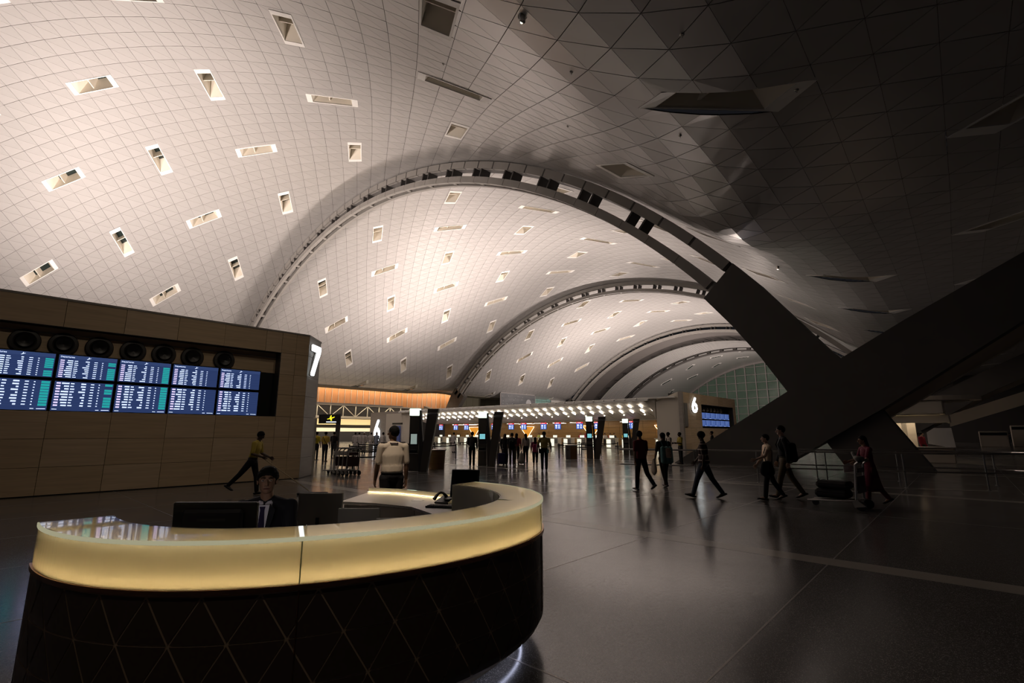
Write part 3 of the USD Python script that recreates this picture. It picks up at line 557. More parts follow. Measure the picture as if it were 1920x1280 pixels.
mons = [-56.9, -54.7, -51.3, -49.0, -43.4, -40.2, -38.0, -34.7, -32.5, -29.3, -26.8, -22.65]
for k, x in enumerate(mons): hanging_monitor(x, 'hanging blue monitor with red header, %s from the left above the check-in desks' % nth[k])
for k, x in enumerate([-52.6, -50.2, -47.8, -41.4, -38.9, -36.6, -33.6, -31.0, -28.2, -24.2]):
    t = thing('linear_lamp', 'thin white linear lamp under the canopy, %s from the left' % nth[k], 'lamp', (x, 21.0, 2.92), 0, 'linear lamps over the desks'); obj('diffuser', box(-.05, .05, 0, 2.6, -.04, 0), 'lamp_white', t); obj('lamp_body', box(-.06, .06, 0, 2.6, 0, .05), 'white', t); obj('stem', box(-.015, .015, 2.2, 2.23, .05, .5), 'white', t)
for k, x in enumerate((-50.9, -40.3, -29.9, -20.3)):
    t = thing('amber_triangle', 'glowing orange inverted triangle panel, %s from the left, on the wood wall' % ordn[k], 'wall panel', (x, 23.85, 0), 0, 'amber triangles')
    w = 1.25; obj('amber_face', prism([(-w, 2.5), (0, 1.02), (w, 2.5)], 0, .1, 'xz'), 'amber_panel', t)
    for a, b in (((-w, 2.5), (0, 1.02)), ((0, 1.02), (w, 2.5)), ((w, 2.55), (-w, 2.55))): obj('edge_light', tube([(a[0], -.01, a[1]), (b[0], -.01, b[1])], .028, 6), 'lamp_amber', t)

# uplights on the island roofs, out of view; housings cut off their low light
for k, (x, y, ax, ay, p) in enumerate(UPLIGHTS[:6] + UPLIGHTS[9:10]):
    z = lamp_base(y); t = thing('uplight', 'unseen round black uplight on the roof %s, %s' % ('behind the departures wall' if y < 0 else 'above the check-in canopy', ['nearest the hall', 'second from the hall', 'third from the hall', 'nearest but one the hall', 'third of four', 'farthest left', 'beside the numeral 6 wall'][k]), 'lamp', (x, y, z), 0, 'uplights of the near island' if y < 0 else 'uplights of the canopy island')
    v = np.array([ax - x, ay - y, 26 - z]); v /= np.linalg.norm(v); c = np.array([0, 0, .12]); obj('housing', tube([c - v * .06, c, c + v * .55], [.62, .64, .66], 28).difference(tube([c - v * .03, c + v * .8], [.6, .62], 28)) if False else lathe([(.0, -.06), (.62, -.06), (.66, .55), (.63, .55), (.585, -.03), (.0, -.03), (.0, -.06)]).apply_transform(np.vstack([np.c_[trimesh.geometry.align_vectors([0, 0, 1], v)[:3, :3], c], [0, 0, 0, 1]])), 'black', t)
    obj('mount', box(-.25, .25, -.25, .25, 0, .1), 'steel', t)
# ------------------------------------------------------------------ the far left side of the hall
fw = thing('wall_far', kind='structure')
for k in range(48):
    y0 = 2 + 1.55 * k; obj('wood_panel', bbox(-99.0, -98.9, y0 + .05, y0 + 1.50, 7.9, 12.8, .02), 'orange_wood', fw)
    obj('panel_fin', box(-98.9, -98.78, y0 - .03, y0 + .03, 7.9, 12.8), 'cream', fw)
obj('wall_core', box(-99.4, -99.0, -40, 130, 0, 14), 'dark', fw)
for k in range(22): obj('limestone_panel', bbox(-94.9, -94.8, 57 + 2.4 * k, 59.36 + 2.4 * k, 6, 12.4, .02), M['moss'], fw)
br = thing('link_bridge', 'cream trussed pedestrian bridge beneath the orange panelled wall', 'bridge', (-94, 0, 0))
obj('deck_slab', box(-2.5, 1.0, 2, 48, 4.75, 5.05), 'cream', br); obj('top_rail', box(.6, .9, 2, 48, 7.45, 7.7), 'cream', br); obj('roof_slab', box(-2.5, 1.2, 2, 40, 7.7, 7.95), 'stone_grey', br); obj('lower_rail', box(.6, .9, 2, 48, 5.05, 5.25), 'cream', br)
for k in range(16):
    y = 2 + 2.9 * k; obj('truss_post', box(.62, .82, y - .07, y + .07, 5.05, 7.6), 'cream', br); s = 1 if k % 2 else -1
    obj('truss_brace', tube([(.72, y + (0 if s > 0 else 2.9), 5.1), (.72, y + (2.9 if s > 0 else 0), 7.5)], .09, 6), 'cream', br)
fa = thing('lit_fascia', 'long softly lit yellow fascia below the bridge', 'fascia', (-90, 0, 0))
M['fascia'] = mat('fascia_yellow', (.70, .55, .27), .5, emit=(1, .74, .34), power=.55); M['fascia2'] = mat('fascia_cream', (.75, .66, .45), .5, emit=(1, .85, .55), power=.7)  # soft glow put into the fascia panels by emission
for k in range(18):
    y = -10 + 3.3 * k; obj('fascia_panel', bbox(0, .2, y + .03, y + 3.27, 3.35, 4.55, .02), 'fascia', fa); obj('lower_panel', bbox(-1.0, -.8, y + .03, y + 3.27, 2.0, 2.75, .02), 'fascia2', fa)
obj('base_wall', box(-1.2, -1.0, -10, 48, 0, 3.3), 'dark', fa)
sg = thing('wayfinding_totem', 'black totem sign with a yellow aircraft pictogram', 'sign', (-40.2, -4.8, 0), 50)
obj('totem_post', bbox(.55, .95, -.1, .1, 0, 3.5, .02), 'dark', sg); obj('sign_panel', bbox(-1.0, .9, -.22, -.1, 2.55, 3.42, .02), 'black', sg)
M['yellow'] = glow('sign_yellow', (.95, .85, .03), 1.1)
pl = cat(prism([(-.25, 2.98), (.25, 3.14), (.42, 3.2), (.44, 3.14), (.3, 3.04), (-.2, 2.92)], -.24, -.22, 'xz'), prism([(-.05, 3.02), (.06, 3.3), (.16, 3.32), (.14, 3.06)], -.24, -.22, 'xz'), prism([(.0, 3.0), (.1, 2.8), (.2, 2.8), (.2, 3.05)], -.24, -.22, 'xz'))
obj('aircraft_pictogram', pl, 'yellow', sg); obj('caption', mv(quads([(-.3, .6, 2.66, 2.74)]), 0, -.24, 0), 'mon_white', sg)
pp = thing('picture_panel', 'long dark grey picture panel with a pale globe, above the canopy', 'picture', (-88, 68.3, 8.4), 90)
M['pic'] = mat('picture_grey', (.05, .05, .052), .5, noise=(.22, (.20, .20, .205), (.35, 1., 1.2)), emit=(.5, .5, .52), power=.05); M['pic2'] = mat('picture_pale', (.38, .38, .39), .6, emit=(.5, .5, .5), power=.08)  # faint glow put into the picture and its pale marks
obj('picture_face', box(0, 14.5, 0, .15, 0, 4.1), 'pic', pp); obj('picture_frame', cat(box(-.2, 14.7, .0, .25, 4.1, 4.3), box(-.2, 0, 0, .25, -.2, 4.3), box(14.5, 14.7, 0, .25, -.2, 4.3)), 'mull', pp)
obj('pale_globe', prism([(11.6 + 1.2 * math.cos(a), 1.5 + 1.35 * math.sin(a)) for a in np.linspace(0, 2 * PI, 26)[:-1]], -.02, 0, 'xz'), 'pic2', pp)
rr = random.Random(5); obj('light_spots', cat(*[box(x, x + .22, -.02, 0, z, z + .14) for x, z in [(rr.uniform(.6, 9), rr.uniform(.5, 3.6)) for _ in range(16)]]), 'pic2', pp, kind='stuff')
gw = thing('wall_glazed', kind='structure')
for k in range(4):
    for j in range(2): obj('glass_pane', bbox(-90, -89.9, 84 + 2.2 * k, 86.1 + 2.2 * k, 9.6 + 1.7 * j, 11.2 + 1.7 * j, .01), M['aqua'], gw)
for k in range(8):
    for j in range(2): obj('white_panel', bbox(-90, -89.9, 93 + 2.4 * k, 95.3 + 2.4 * k, 9.6 + 1.65 * j, 11.2 + 1.65 * j, .02), 'white', gw)
# right of the great foot: a small cream shop, dark far counters
sh = thing('shop_kiosk', 'small cream shop kiosk with layered fascia behind the arch foot', 'kiosk', (0, 10, 0))
obj('fascia', cat(bbox(-.4, 3.1, 0, .25, 2.75, 3.5, .05), bbox(2.85, 3.1, .25, 3.5, 2.75, 3.5, .05), bbox(-.4, -.15, .25, 3.5, 2.75, 3.5, .05)), 'cream', sh); obj('lower_fascia', cat(bbox(-.2, 3.3, .3, .5, 2.25, 2.72, .04), bbox(3.1, 3.3, .5, 3.5, 2.25, 2.72, .04)), 'cream', sh)
tp = [(x, y) for x, y in [(2.2 + 2.6 * math.cos(a), 1.6 + 1.7 * math.sin(a)) for a in np.linspace(-PI / 2, PI / 2, 18)]] + [(-.6, 3.3), (-.6, -.1)]
obj('canopy_disc', prism(tp, 3.55, 3.8), M['canopy'], sh); obj('soffit_disc', prism([(2.2 + (x - 2.2) * .8, 1.6 + (y - 1.6) * .8) for x, y in tp], 3.48, 3.56), 'stone_grey', sh)
obj('kiosk_post', bbox(.3, .7, .3, .7, 0, 2.3, .03), 'cream', sh); obj('kiosk_post', bbox(.95, 1.2, 1.9, 2.2, 0, 2.3, .03), 'cream', sh); obj('side_screen', prism([(2.2, 1.05), (2.2, 1.7), (2.55, 1.95), (3.3, 1.95), (3.4, 0.4), (2.9, .9)], .0, .08, 'xz'), 'white', sh)
obj('sales_counter', bbox(.9, 3.3, -.6, .1, 0, .82, .04), M['counter_pale'], sh); obj('counter_top', bbox(.85, 3.35, -.7, .2, .82, .88, .02), 'stone_grey', sh); obj('back_wall', bbox(-.4, 1.6, 2.6, 2.75, 0, 2.3, .02), M['canopy'], sh)
for k, (x, y, w, z) in enumerate(((5.2, 58, 2.6, 1.9), (8.2, 60, 2.2, 2.6), (11.4, 58, 3.0, 3.2), (15.4, 60, 3.4, 4.2))):
    t = thing('far_counter', ['low pale far counter nearest the shop kiosk', 'second pale counter in the dark far right', 'third pale counter in the dark far right', 'tallest pale counter block at the right edge'][k], 'counter', (x, y, 0)); obj('counter_body', bbox(0, w, 0, 1, 0, z, .05), M['counter_pale'], t); obj('dark_band', bbox(.1, w - .1, -.05, .05, z - .5, z - .15, .02), 'black', t)
dw = thing('wall_dark', kind='structure'); obj('wall_panel', box(-3, 60, 96, 96.4, 0, 16), 'dark', dw)
for k in range(4): t = thing('far_lamp', ['faint amber lamp high in the dark far right', 'second faint lamp beside the amber one', 'tiny downlight under the far roof edge', 'tiny downlight above the far counters'][k], 'lamp', ((16.1, 16.7, 12.3, 13.9)[k], (70, 70, 62, 62)[k], (5.9, 6.1, 8.4, 9.0)[k])); obj('bulb', trimesh.creation.icosphere(2, .13 if k < 2 else .06), 'lamp_amber' if k == 0 else 'lamp_white', t)
ed = thing('roof_edge_beam', 'long dark sloping roof edge beam at the far right', 'beam', (0, 30, 0)); obj('beam', prism([(3.0, 3.2), (40, 17), (40, 15.8), (3.0, 2.2)], 0, 1, 'xz'), 'leg_pale', ed)

# ------------------------------------------------------------------ the information desk in front
from scipy.interpolate import splprep, splev
M['frost'] = usdkit.material(stage, '/World/Looks/frosted_glass', {'t': ('translucent_bsdf', {'color': (.88, .85, .76)}), 'd': ('diffuse_bsdf', {'color': (.72, .70, .63)}), 'g': ('glossy_bsdf', {'color': (.95, .97, .95), 'roughness': .025}),
    'f': ('fresnel', {'IOR': 1.5}), 'a': ('mix_closure', {'fac': .38}), 'b': ('mix_closure', {})}, [('t.BSDF', 'a.closure1'), ('d.BSDF', 'a.closure2'), ('a.closure', 'b.closure1'), ('g.BSDF', 'b.closure2'), ('f.fac', 'b.fac')], surface='b.closure')
M['led_warm'] = glow('led_warm', (1, .715, .345), 17); M['edge_glow'] = glow('edge_lit_glass', (.80, .76, .50), .42); M['led_edge'] = glow('led_edge', (1, .80, .48), 9); M['led_cool'] = glow('led_cool', (.70, .74, 1.0), 5.0); M['plinth'] = mat('plinth_bronze', (.12, .09, .06), .5)
M['desk_dark'] = mat('desk_laminate', (.105, .070, .052), .42, noise=(40, (.088, .058, .042), (1, 1, 1)), spec=.45); M['desk_seam'] = mat('desk_inlay', (.55, .40, .27), .5); M['copper'] = mat('copper_trim', (.42, .22, .13), .3, 1.0); M['worktop'] = mat('worktop_grey', (.36, .335, .31), .3); M['glass_edge'] = mat('glass_edge', (.62, .70, .48), .25)
outer0 = np.array([(-.54, -27.0), (-.09, -26.95), (.31, -26.83), (.62, -26.66), (.87, -26.45), (1.02, -26.22), (1.13, -25.97), (1.23, -25.67), (1.31, -25.31), (1.35, -25.0), (1.34, -24.62), (1.24, -24.3), (1.08, -24.05), (.86, -23.80), (.55, -23.58), (.1, -23.43), (-.42, -23.40)])
tck, _ = splprep(outer0.T, s=.004); OUT = np.array(splev(np.linspace(0, 1, 121), tck)).T
tan = np.gradient(OUT, axis=0); tan /= np.linalg.norm(tan, axis=1, keepdims=True); NRM = np.c_[tan[:, 1], -tan[:, 0]]
if NRM[60, 0] < 0: NRM = -NRM
def ring(off): return OUT - NRM * off
def band(o0, z0, o1, z1, i0=0, i1=121, th=None):
    """A strip along the desk outline between two (inset, height) lines; th thickens it inward."""
    a, b = ring(o0)[i0:i1], ring(o1)[i0:i1]
    if th is None: return grid_mesh(np.stack([np.c_[a, np.full(len(a), z0)], np.c_[b, np.full(len(b), z1)]], 1))
    c, d = ring(o1 + th)[i0:i1], ring(o0 + th)[i0:i1]
    return sweep([[(*p, z0), (*q, z1), (*r, z1), (*s, z0)] for p, q, r, s in zip(a, b, c, d)])
def slab(o0, o1, z0, z1, i0=0, i1=121):
    a, b = ring(o0)[i0:i1], ring(o1)[i0:i1]
    return sweep([[(*p, z0), (*p, z1), (*q, z1), (*q, z0)] for p, q in zip(a, b)])
dk = thing('information_desk', 'crescent information desk with a glowing yellow frosted glass band over dark panels', 'desk')
joins = [0, 38, 76, 105, 121]; joins = [0, 41, 83, 121]
for a, b in zip(joins[:-1], joins[1:]):
    b2 = min(b + 1, 121); s0, s1 = (a + .0), b2
    obj('glass_front', band(0, .872, 0, 1.088, a, b2, .010), 'frost', dk); obj('glass_top', slab(-.004, .36, 1.089, 1.104, a, b2), 'frost', dk)
    if b < 121:
        p, n = OUT[b], NRM[b]; obj('glass_joint', tube([(*(p + n * .002), .872), (*(p + n * .002), 1.092), (*(p - n * .36), 1.106)], .0035, 5), 'glass_edge', dk)
obj('glass_lip', slab(-.007, .003, 1.086, 1.107), M['edge_glow'], dk); obj('glass_inner', band(.36, .80, .36, 1.10, 0, 121, .012), 'frost', dk)  # emissive strip stands in for light carried out through the glass edge
obj('led_strip', cat(*[tube(np.c_[ring(o), np.full(121, z)], .009, 6) for o, z in ((.06, .895),)]), 'led_warm', dk)
obj('edge_led', tube(np.c_[ring(.03), np.full(121, 1.076)], .003, 5), M['led_edge'], dk)  # unseen tube under the rim, placed to brighten the top edge
obj('light_box_back', band(.335, .88, .335, 1.086, 0, 121, .01), 'white', dk); obj('light_box_floor', slab(.015, .345, .868, .878), 'white', dk)
obj('copper_rail', cat(slab(-.012, .02, .845, .872)), 'copper', dk)
for i, (o0, o1) in ((0, (0, .37)), (120, (0, .37))):
    p, n, t = OUT[i], NRM[i], tan[i] * (-1 if i == 0 else 1); q = p - n * .37
    obj('end_glass', prism([tuple(p), tuple(p + t * .012), tuple(q + t * .012), tuple(q)], .80, 1.105), 'frost', dk); obj('end_panel', prism([tuple(p), tuple(p + t * .015), tuple(p - n * .62 + t * .015), tuple(p - n * .62)], .14, .80), 'desk_dark', dk)
# lower body: triangular panels set on a paler backing, rounded under towards a recessed plinth
vert = [(.0, .845), (.0, .62), (.0, .395), (.0, .25), (.03, .175), (.09, .118), (.15, .085)]
body = [band(vert[k][0] + .004, vert[k][1], vert[k + 1][0] + .004, vert[k + 1][1], 0, 121) for k in range(len(vert) - 1)]
obj('body_backing', cat(*body), 'desk_seam', dk)
arc = np.r_[0, np.cumsum(np.linalg.norm(np.diff(OUT, axis=0), axis=1))]; AL = arc[-1]
def on(u, v, inset=0.0):
    """A point of the lower body at arc length u and a height index v (0 top .. 3 bottom)."""
    hz = [.84, .615, .39, .165]; z = np.interp(v, [0, 1, 2, 3], hz); off = inset + (0 if z > .25 else (.25 - z) ** 2 * 5.0)
    x, y = np.interp(u, arc, OUT[:, 0]), np.interp(u, arc, OUT[:, 1]); nx, ny = np.interp(u, arc, NRM[:, 0]), np.interp(u, arc, NRM[:, 1])
    return np.array([x - nx * off, y - ny * off, z])
tw = AL / 21
for row in range(3):
    for k in range(43):
        up = (k + row) % 2; u0 = tw * (k - 1) / 2
        tri = [(u0, row + 1), (u0 + tw, row + 1), (u0 + tw / 2, row)] if up else [(u0, row), (u0 + tw / 2, row + 1), (u0 + tw, row)]
        P2 = Polygon(tri).buffer(-.0) .intersection(Polygon([(.004, row), (AL - .004, row), (AL - .004, row + 1), (.004, row + 1)]))
        if P2.is_empty or P2.area < .01: continue
        for ji in joins[1:-1]:
            pass
        c = np.array(P2.centroid.coords[0]); pts = np.array(P2.exterior.coords)[:-1]
        e = pts - c; w = np.array([1, .225]); ln = np.linalg.norm(e * w, axis=1, keepdims=True); pts = c + e * (1 - .0095 / ln)
        # each panel follows the curve: subdivide, then lift off the backing
        M2 = trimesh.Trimesh(*trimesh.creation.triangulate_polygon(Polygon(pts), engine='earcut'), process=False).subdivide().subdivide()
        front = np.array([on(u, v, .0) for u, v in M2.vertices])
        rim = trimesh.Trimesh(front, M2.faces, process=False)
        if (rim.face_normals[0] @ np.array([*np.array([np.interp(c[0], arc, NRM[:, 0]), np.interp(c[0], arc, NRM[:, 1])]), 0])) < 0: rim.invert()
        obj('triangle_panel', rim, 'desk_dark', dk)
for b in joins[1:-1]:
    p, n = OUT[b], NRM[b]; obj('panel_joint', tube([(*(p + n * .002), .845), (*(p + n * .002), .27)], .004, 5), 'copper', dk)
obj('underside', slab(.15, .55, .112, .12), 'dark', dk); obj('plinth', band(.24, .0, .24, .112, 2, 119, .03), M['plinth'], dk)
obj('floor_led', tube(np.c_[ring(.19), np.full(121, .103)], .008, 6), 'led_cool', dk)
obj('inner_worktop', slab(.385, .93, .735, .765), 'worktop', dk); obj('inner_skirt', band(.60, .0, .60, .735, 2, 119, .02), 'cream', dk)
# low return counter behind
rc = thing('return_counter', 'low grey counter with pale cupboard fronts behind the crescent desk', 'counter')
top = [(-.56, -23.36), (-.56, -23.95), (-.75, -23.75), (-1.34, -23.60), (-1.93, -23.72), (-2.42, -23.95), (-3.05, -23.15), (-2.6, -22.95), (-1.8, -22.86), (-1.1, -22.80), (-.62, -22.86)]
obj('worktop', prism(top, .735, .765), 'worktop', rc); fr = np.array(top[1:6]) + [0, .05]
for k in range(4):
    a, b = fr[k], fr[k + 1]; d = (b - a) / np.linalg.norm(b - a); n = np.array([-d[1], d[0]]); obj('cupboard_front', prism([tuple(a + d * .006), tuple(b - d * .006), tuple(b - d * .006 - n * .03), tuple(a + d * .006 - n * .03)], .08, .72), 'canopy', rc)
    m_ = (a + b) / 2; obj('handle', tube([(*(m_ + n * .02), .42), (*(m_ + n * .02), .54)], .006, 6), 'black', rc)
bk = np.array(top[6:]); obj('counter_back', cat(*[prism([tuple(a), tuple(b), tuple(b - [0, .02]), tuple(a - [0, .02])], .0, .735) for a, b in zip(bk[:-1], bk[1:])]), 'desk_dark', rc)
obj('glass_upstand', sweep([[(x, y, .766), (x, y, .83), (x, y + .05, .83), (x, y + .05, .766)] for x, y in bk]), 'frost', rc); obj('lit_edge', cat(*[tube([(*a, .775), (*b, .775)], .003, 5) for a, b in zip(bk[:-1] - [0, .012], bk[1:] - [0, .012])]), 'led_warm', rc)
cd = thing('paper_card', 'small white card lying on the low grey counter', 'card', (-1.75, -23.2, .766), 30); obj('card_sheet', box(-.07, .07, -.05, .05, 0, .003), 'white', cd)

def monitor(name, lab, loc, yaw, w, h, tilt=6, lit=False):
    """Faces local -y."""
    t = thing(name, lab, 'monitor', loc, yaw); r_ = lambda m: rot(m, -tilt, (1, 0, 0), (0, 0, .16))
    obj('casing', r_(bbox(-w / 2, w / 2, 0, .035, .10, .10 + h, .008)), 'black', t); obj('screen_glass', r_(box(-w / 2 + .018, w / 2 - .018, -.003, 0, .12, .085 + h)), M['screen_on' if lit else 'screen_off'], t)
    obj('rear_shell', r_(bbox(-w * .36, w * .36, .03, .07, .14, .06 + h, .02)), 'black', t); obj('rear_slot', r_(box(-.09, .09, .069, .074, .06 + h - .07, .06 + h - .055)), 'dark', t)
    obj('neck', bbox(-.04, .04, .03, .07, .01, .26, .01), 'black', t); obj('foot', bbox(-.13, .13, -.06, .14, 0, .016, .006), 'black', t); return t
M['screen_off'] = mat('dark_screen', (.006, .006, .007), .12, spec=.6); M['screen_on'] = glow('screen_lit', (.95, .85, .85), 1.5)
monitor('desk_monitor', 'large black desk monitor seen from behind, hiding part of the seated clerk', (.04, -26.17, .766), 224, .545, .34, 4, True)
monitor('touch_monitor', 'slim tilted black monitor on the low counter by the right arm of the desk', (-.92, -23.12, .766), 262 + 90 + 40, .36, .34, 12)
kb = thing('keyboard', 'black keyboard in front of the slim tilted monitor', 'keyboard', (-1.02, -23.36, .766), 30); obj('base', bbox(-.21, .21, -.07, .07, 0, .018, .006), 'black', kb)
obj('keys', cat(*[bbox(-.19 + .026 * i, -.17 + .026 * i, -.055 + .024 * j, -.035 + .024 * j, .018, .025, .002) for i in range(15) for j in range(5)]), 'dark', kb, kind='stuff')
ph = thing('telephone', 'black desk telephone with curved handset left of the keyboard', 'telephone', (-1.30, -23.10, .766), 20)
obj('base', sweep([[(-.1, y, 0), (.1, y, 0), (.1, y, z), (-.1, y, z)] for y, z in ((-.1, .02), (.1, .07))]), 'black', ph); obj('handset', tube([(-.07 + .012 * k - .012 * 3, -.10 + .035 * k, .05 + .075 * math.sin(PI * k / 6)) for k in range(7)], [.024, .02, .016, .016, .016, .02, .024], 8), 'black', ph); obj('keypad', box(.0, .08, -.06, .05, .05, .056), 'dark', ph)
cx = thing('card_box', 'small dark card holder at the right end of the desk worktop', 'holder', (.62, -24.12, .766), 20); obj('holder_body', bbox(-.06, .06, -.03, .03, 0, .05, .006), 'dark', cx); obj('card_stack', box(-.045, .045, -.018, .018, .02, .075), 'grey', cx)
M['chair'] = mat('chair_fabric', (.34, .325, .29), .75)
def office_chair(loc, yaw, lab, top=.98, w=.44, arm=False):
    """Back rest towards local +y."""
    t = thing('office_chair', lab, 'chair', loc, yaw); k = [-w / 2 + w * i / 8 for i in range(9)]
    obj('backrest', sweep([[(x, .21 + .35 * x * x * -1 + .05, .56), (x, .26 - .35 * x * x, top), (x, .30 - .35 * x * x, top), (x, .25 - .35 * x * x + .05, .56)] for x in k]), 'chair', t)
    obj('seat', bbox(-.23, .23, -.24, .2, .44, .51, .03), 'chair', t); obj('back_spine', tube([(0, .18, .45), (0, .32, .5), (0, .33, .75)], .02, 6), 'black', t); obj('gas_column', cyl(0, 0, .08, .45, .028), 'chrome', t)
    for a in range(5):
        c, s = math.cos(a * 1.2566), math.sin(a * 1.2566); obj('base_arm', tube([(0, 0, .1), (c * .28, s * .28, .07)], [.025, .015], 6), 'black', t); obj('castor', mv(trimesh.creation.icosphere(1, .03), c * .28, s * .28, .031), 'black', t)
    if arm:
        for s in (-1, 1): obj('armrest', tube([(s * .25, -.14, .5), (s * .26, -.15, .66), (s * .26, -.1, .70), (s * .26, .1, .70), (s * .25, .16, .56)], .017, 8), 'grey', t)
    return t
office_chair((-1.74, -24.46, 0), 222, 'grey office chair with flat square back beside the seated clerk', 1.0, .48)
office_chair((-.86, -24.50, 0), 222, 'grey office chair turned away, in the middle of the desk', .93, .4)
office_chair((-.30, -24.48, 0), 232, 'grey office chair close to the slim monitor', .90, .4)
hb = thing('desk_printer', 'small dark desk device with pale rounded rim in front of the clerk', 'device', (.02, -25.72, .766), 225); obj('device_body', bbox(-.12, .12, -.08, .08, 0, .14, .03), 'black', hb); obj('rim', tube([(-.12, -.06, .10), (-.11, -.06, .155), (-.07, -.06, .172), (.07, -.06, .172), (.11, -.06, .155), (.12, -.06, .10)], .009, 8), 'grey', hb)

# ------------------------------------------------------------------ kiosks, bins, barriers, trolleys, railing
M['kiosk'] = mat('kiosk_bronze', (.14, .125, .105), .4, .3); M['sign_lit'] = glow('kiosk_sign', (.80, 1.0, .80), 1.6); M['cyan'] = glow('kiosk_screen', (.22, .62, .68), .85); M['pale_screen'] = glow('kiosk_screen_pale', (.42, .52, .47), .55)
def kiosk(loc, yaw, lab, cyan):
    """Faces local -y; the forked column stands to its right."""
    t = thing('self_service_kiosk', lab, 'kiosk', loc, yaw, 'self-service kiosks with forked columns')
    obj('body', bbox(-.42, .0, -.12, .16, .0, 2.42, .012), 'kiosk', t); obj('lit_sign', bbox(-.43, .01, -.13, .17, 2.43, 2.74, .01), 'sign_lit', t); obj('touch_screen', box(-.34, -.06, -.126, -.118, 1.18, 1.62) if not cyan else box(-.34, -.06, -.126, -.118, 1.36, 1.62), 'cyan' if cyan else 'pale_screen', t)
    obj('screen_surround', bbox(-.38, -.02, -.122, -.1, 1.12, 1.68, .005), 'dark', t); obj('printer_slot', bbox(-.36, -.05, -.2, -.1, .82, .94, .01), 'black', t); obj('shelf', bbox(-.42, -.0, -.24, -.1, .76, .79, .01), 'grey', t); obj('foot_plate', bbox(-.46, .04, -.2, .2, 0, .025, .008), 'chrome', t)
    obj('fork_arm', prism([(.05, 0), (.28, 0), (.31, 1.2), (.30, 1.5), (.20, 1.25), (.06, 2.66), (.0, 2.66)], -.1, .14, 'xz'), 'steel_dark', t); obj('fork_arm', prism([(.12, .0), (.42, .0), (.88, 2.72), (.40, 2.72), (.26, 1.35)], -.16, .1, 'xz'), 'kiosk', t); obj('cap_plate', bbox(.42, .86, -.18, .0, 2.46, 2.54, .01), 'chrome', t); return t
for k, (x, y, c) in enumerate(((-14.12, -13.95, 0), (-14.2, -9.65, 1), (-14.3, .25, 1), (-15.1, 6.4, 1))):
    kiosk((x, y, 0), 38 - 3 * k, 'bronze kiosk with lit sign and forked column, %s of four from the left' % ordn[k], c)
bn = thing('round_counter', 'half-round brown standing counter beside the first forked kiosk', 'counter', (-14.7, -12.45, 0)); obj('drum', lathe([(0, 0), (.36, 0), (.40, .86), (0, .86)]), 'wood', bn); obj('top_disc', lathe([(0, .86), (.45, .86), (.46, .90), (0, .93)]), 'chrome', bn)
cb = thing('counter_box', 'grey box counter with pale top beside the third kiosk', 'counter', (-14.6, -1.55, 0), 40); obj('box_body', bbox(-.5, .22, -.25, .25, .02, .88, .02), 'grey', cb); obj('box_front', bbox(-.2, .2, -.27, -.25, .06, .84, .01), 'wood', cb); obj('box_top', bbox(-.54, .26, -.29, .29, .88, .93, .015), 'white', cb); obj('round_mark', prism([(-.36 + .035 * math.cos(a), .62 + .035 * math.sin(a)) for a in np.linspace(0, 2 * PI, 14)[:-1]], -.262, -.25, 'xz'), 'black', cb)
def barrier_post():
    t = thing('barrier_post', 'slim dark barrier post on a round steel base, first in the nearest left queue row', 'barrier post', (-15.62, -16.27, 0), 0, 'queue lane posts')
    obj('pole', cyl(0, 0, .02, .93, .035, sides=12), 'black', t); obj('cap', cyl(0, 0, .93, .99, .045, sides=12), 'chrome', t); obj('base', lathe([(0, 0), (.18, 0), (.18, .015), (.05, .04), (0, .04)], sides=18), 'chrome', t); return t
post0 = barrier_post(); rows_ = {}
layout = {-15.6: [-16.27, -14.6, -12.0], -17.6: [-15.4, -13.2, -11.0], -20.4: [-13.5, -11.3, -9.0, -6.3], -23.2: [-12.2, -10.5, -8.0, -5.8], -27.0: [-9.4, -7.0, -4.5, .6], -16.0: [-1.2, 1.4, 3.9, 6.3], -19.1: [3.4, 5.6, 8.0]}
rown = {-15.6: 'nearest left', -17.6: 'second left', -20.4: 'third left', -23.2: 'fourth left', -27.0: 'farthest left', -16.0: 'right-hand', -19.1: 'rear right-hand'}
first = True
for x, L in layout.items():
    for y in L:
        if not first: dup(post0, (x, y, 0), 0, 'slim dark barrier post, %s in the %s queue row' % (['first', 'second', 'third', 'fourth'][L.index(y)], rown[x]))
        first = False
M['tape'] = mat('belt_black', (.008, .008, .009), .6)
nb = 0
for x, L in layout.items():
    for y0, y1 in zip(L[:-1], L[1:]):
        nb += 1; t = thing('barrier_belt', 'black belt stretched between the %s posts of the %s queue row' % (['first two', 'second and third', 'third and fourth'][L.index(y0)], rown[x]), 'barrier belt', (x, y0, 0), 0, 'queue lane belts')
        for z in (.86, .52)[:2 if nb % 3 == 0 else 1]: obj('belt', sweep([[(-.002, .04 + (y1 - y0 - .08) * u, z - .04 * math.sin(PI * u)), (.002, .04 + (y1 - y0 - .08) * u, z - .04 * math.sin(PI * u)), (.002, .04 + (y1 - y0 - .08) * u, z + .06 - .04 * math.sin(PI * u)), (-.002, .04 + (y1 - y0 - .08) * u, z + .06 - .04 * math.sin(PI * u))] for u in np.linspace(0, 1, 7)]), 'tape', t)
LX = sorted([k for k in layout if k != -16.0], reverse=True)
for a, b in zip(LX[:-1], LX[1:]):
    pa, pb = np.array((a, layout[a][0], 0)), np.array((b, layout[b][0], 0)); d = pb - pa; L = np.linalg.norm(d)
    if L < 6: t = thing('barrier_belt', 'black belt joining the near ends of %s and %s queue rows' % (rown[a].split(',')[0], rown[b]), 'barrier belt', tuple(pa), math.degrees(math.atan2(d[1], d[0])), 'queue lane end belts'); obj('belt', box(.04, L - .04, -.002, .002, .84, .90), 'tape', t)
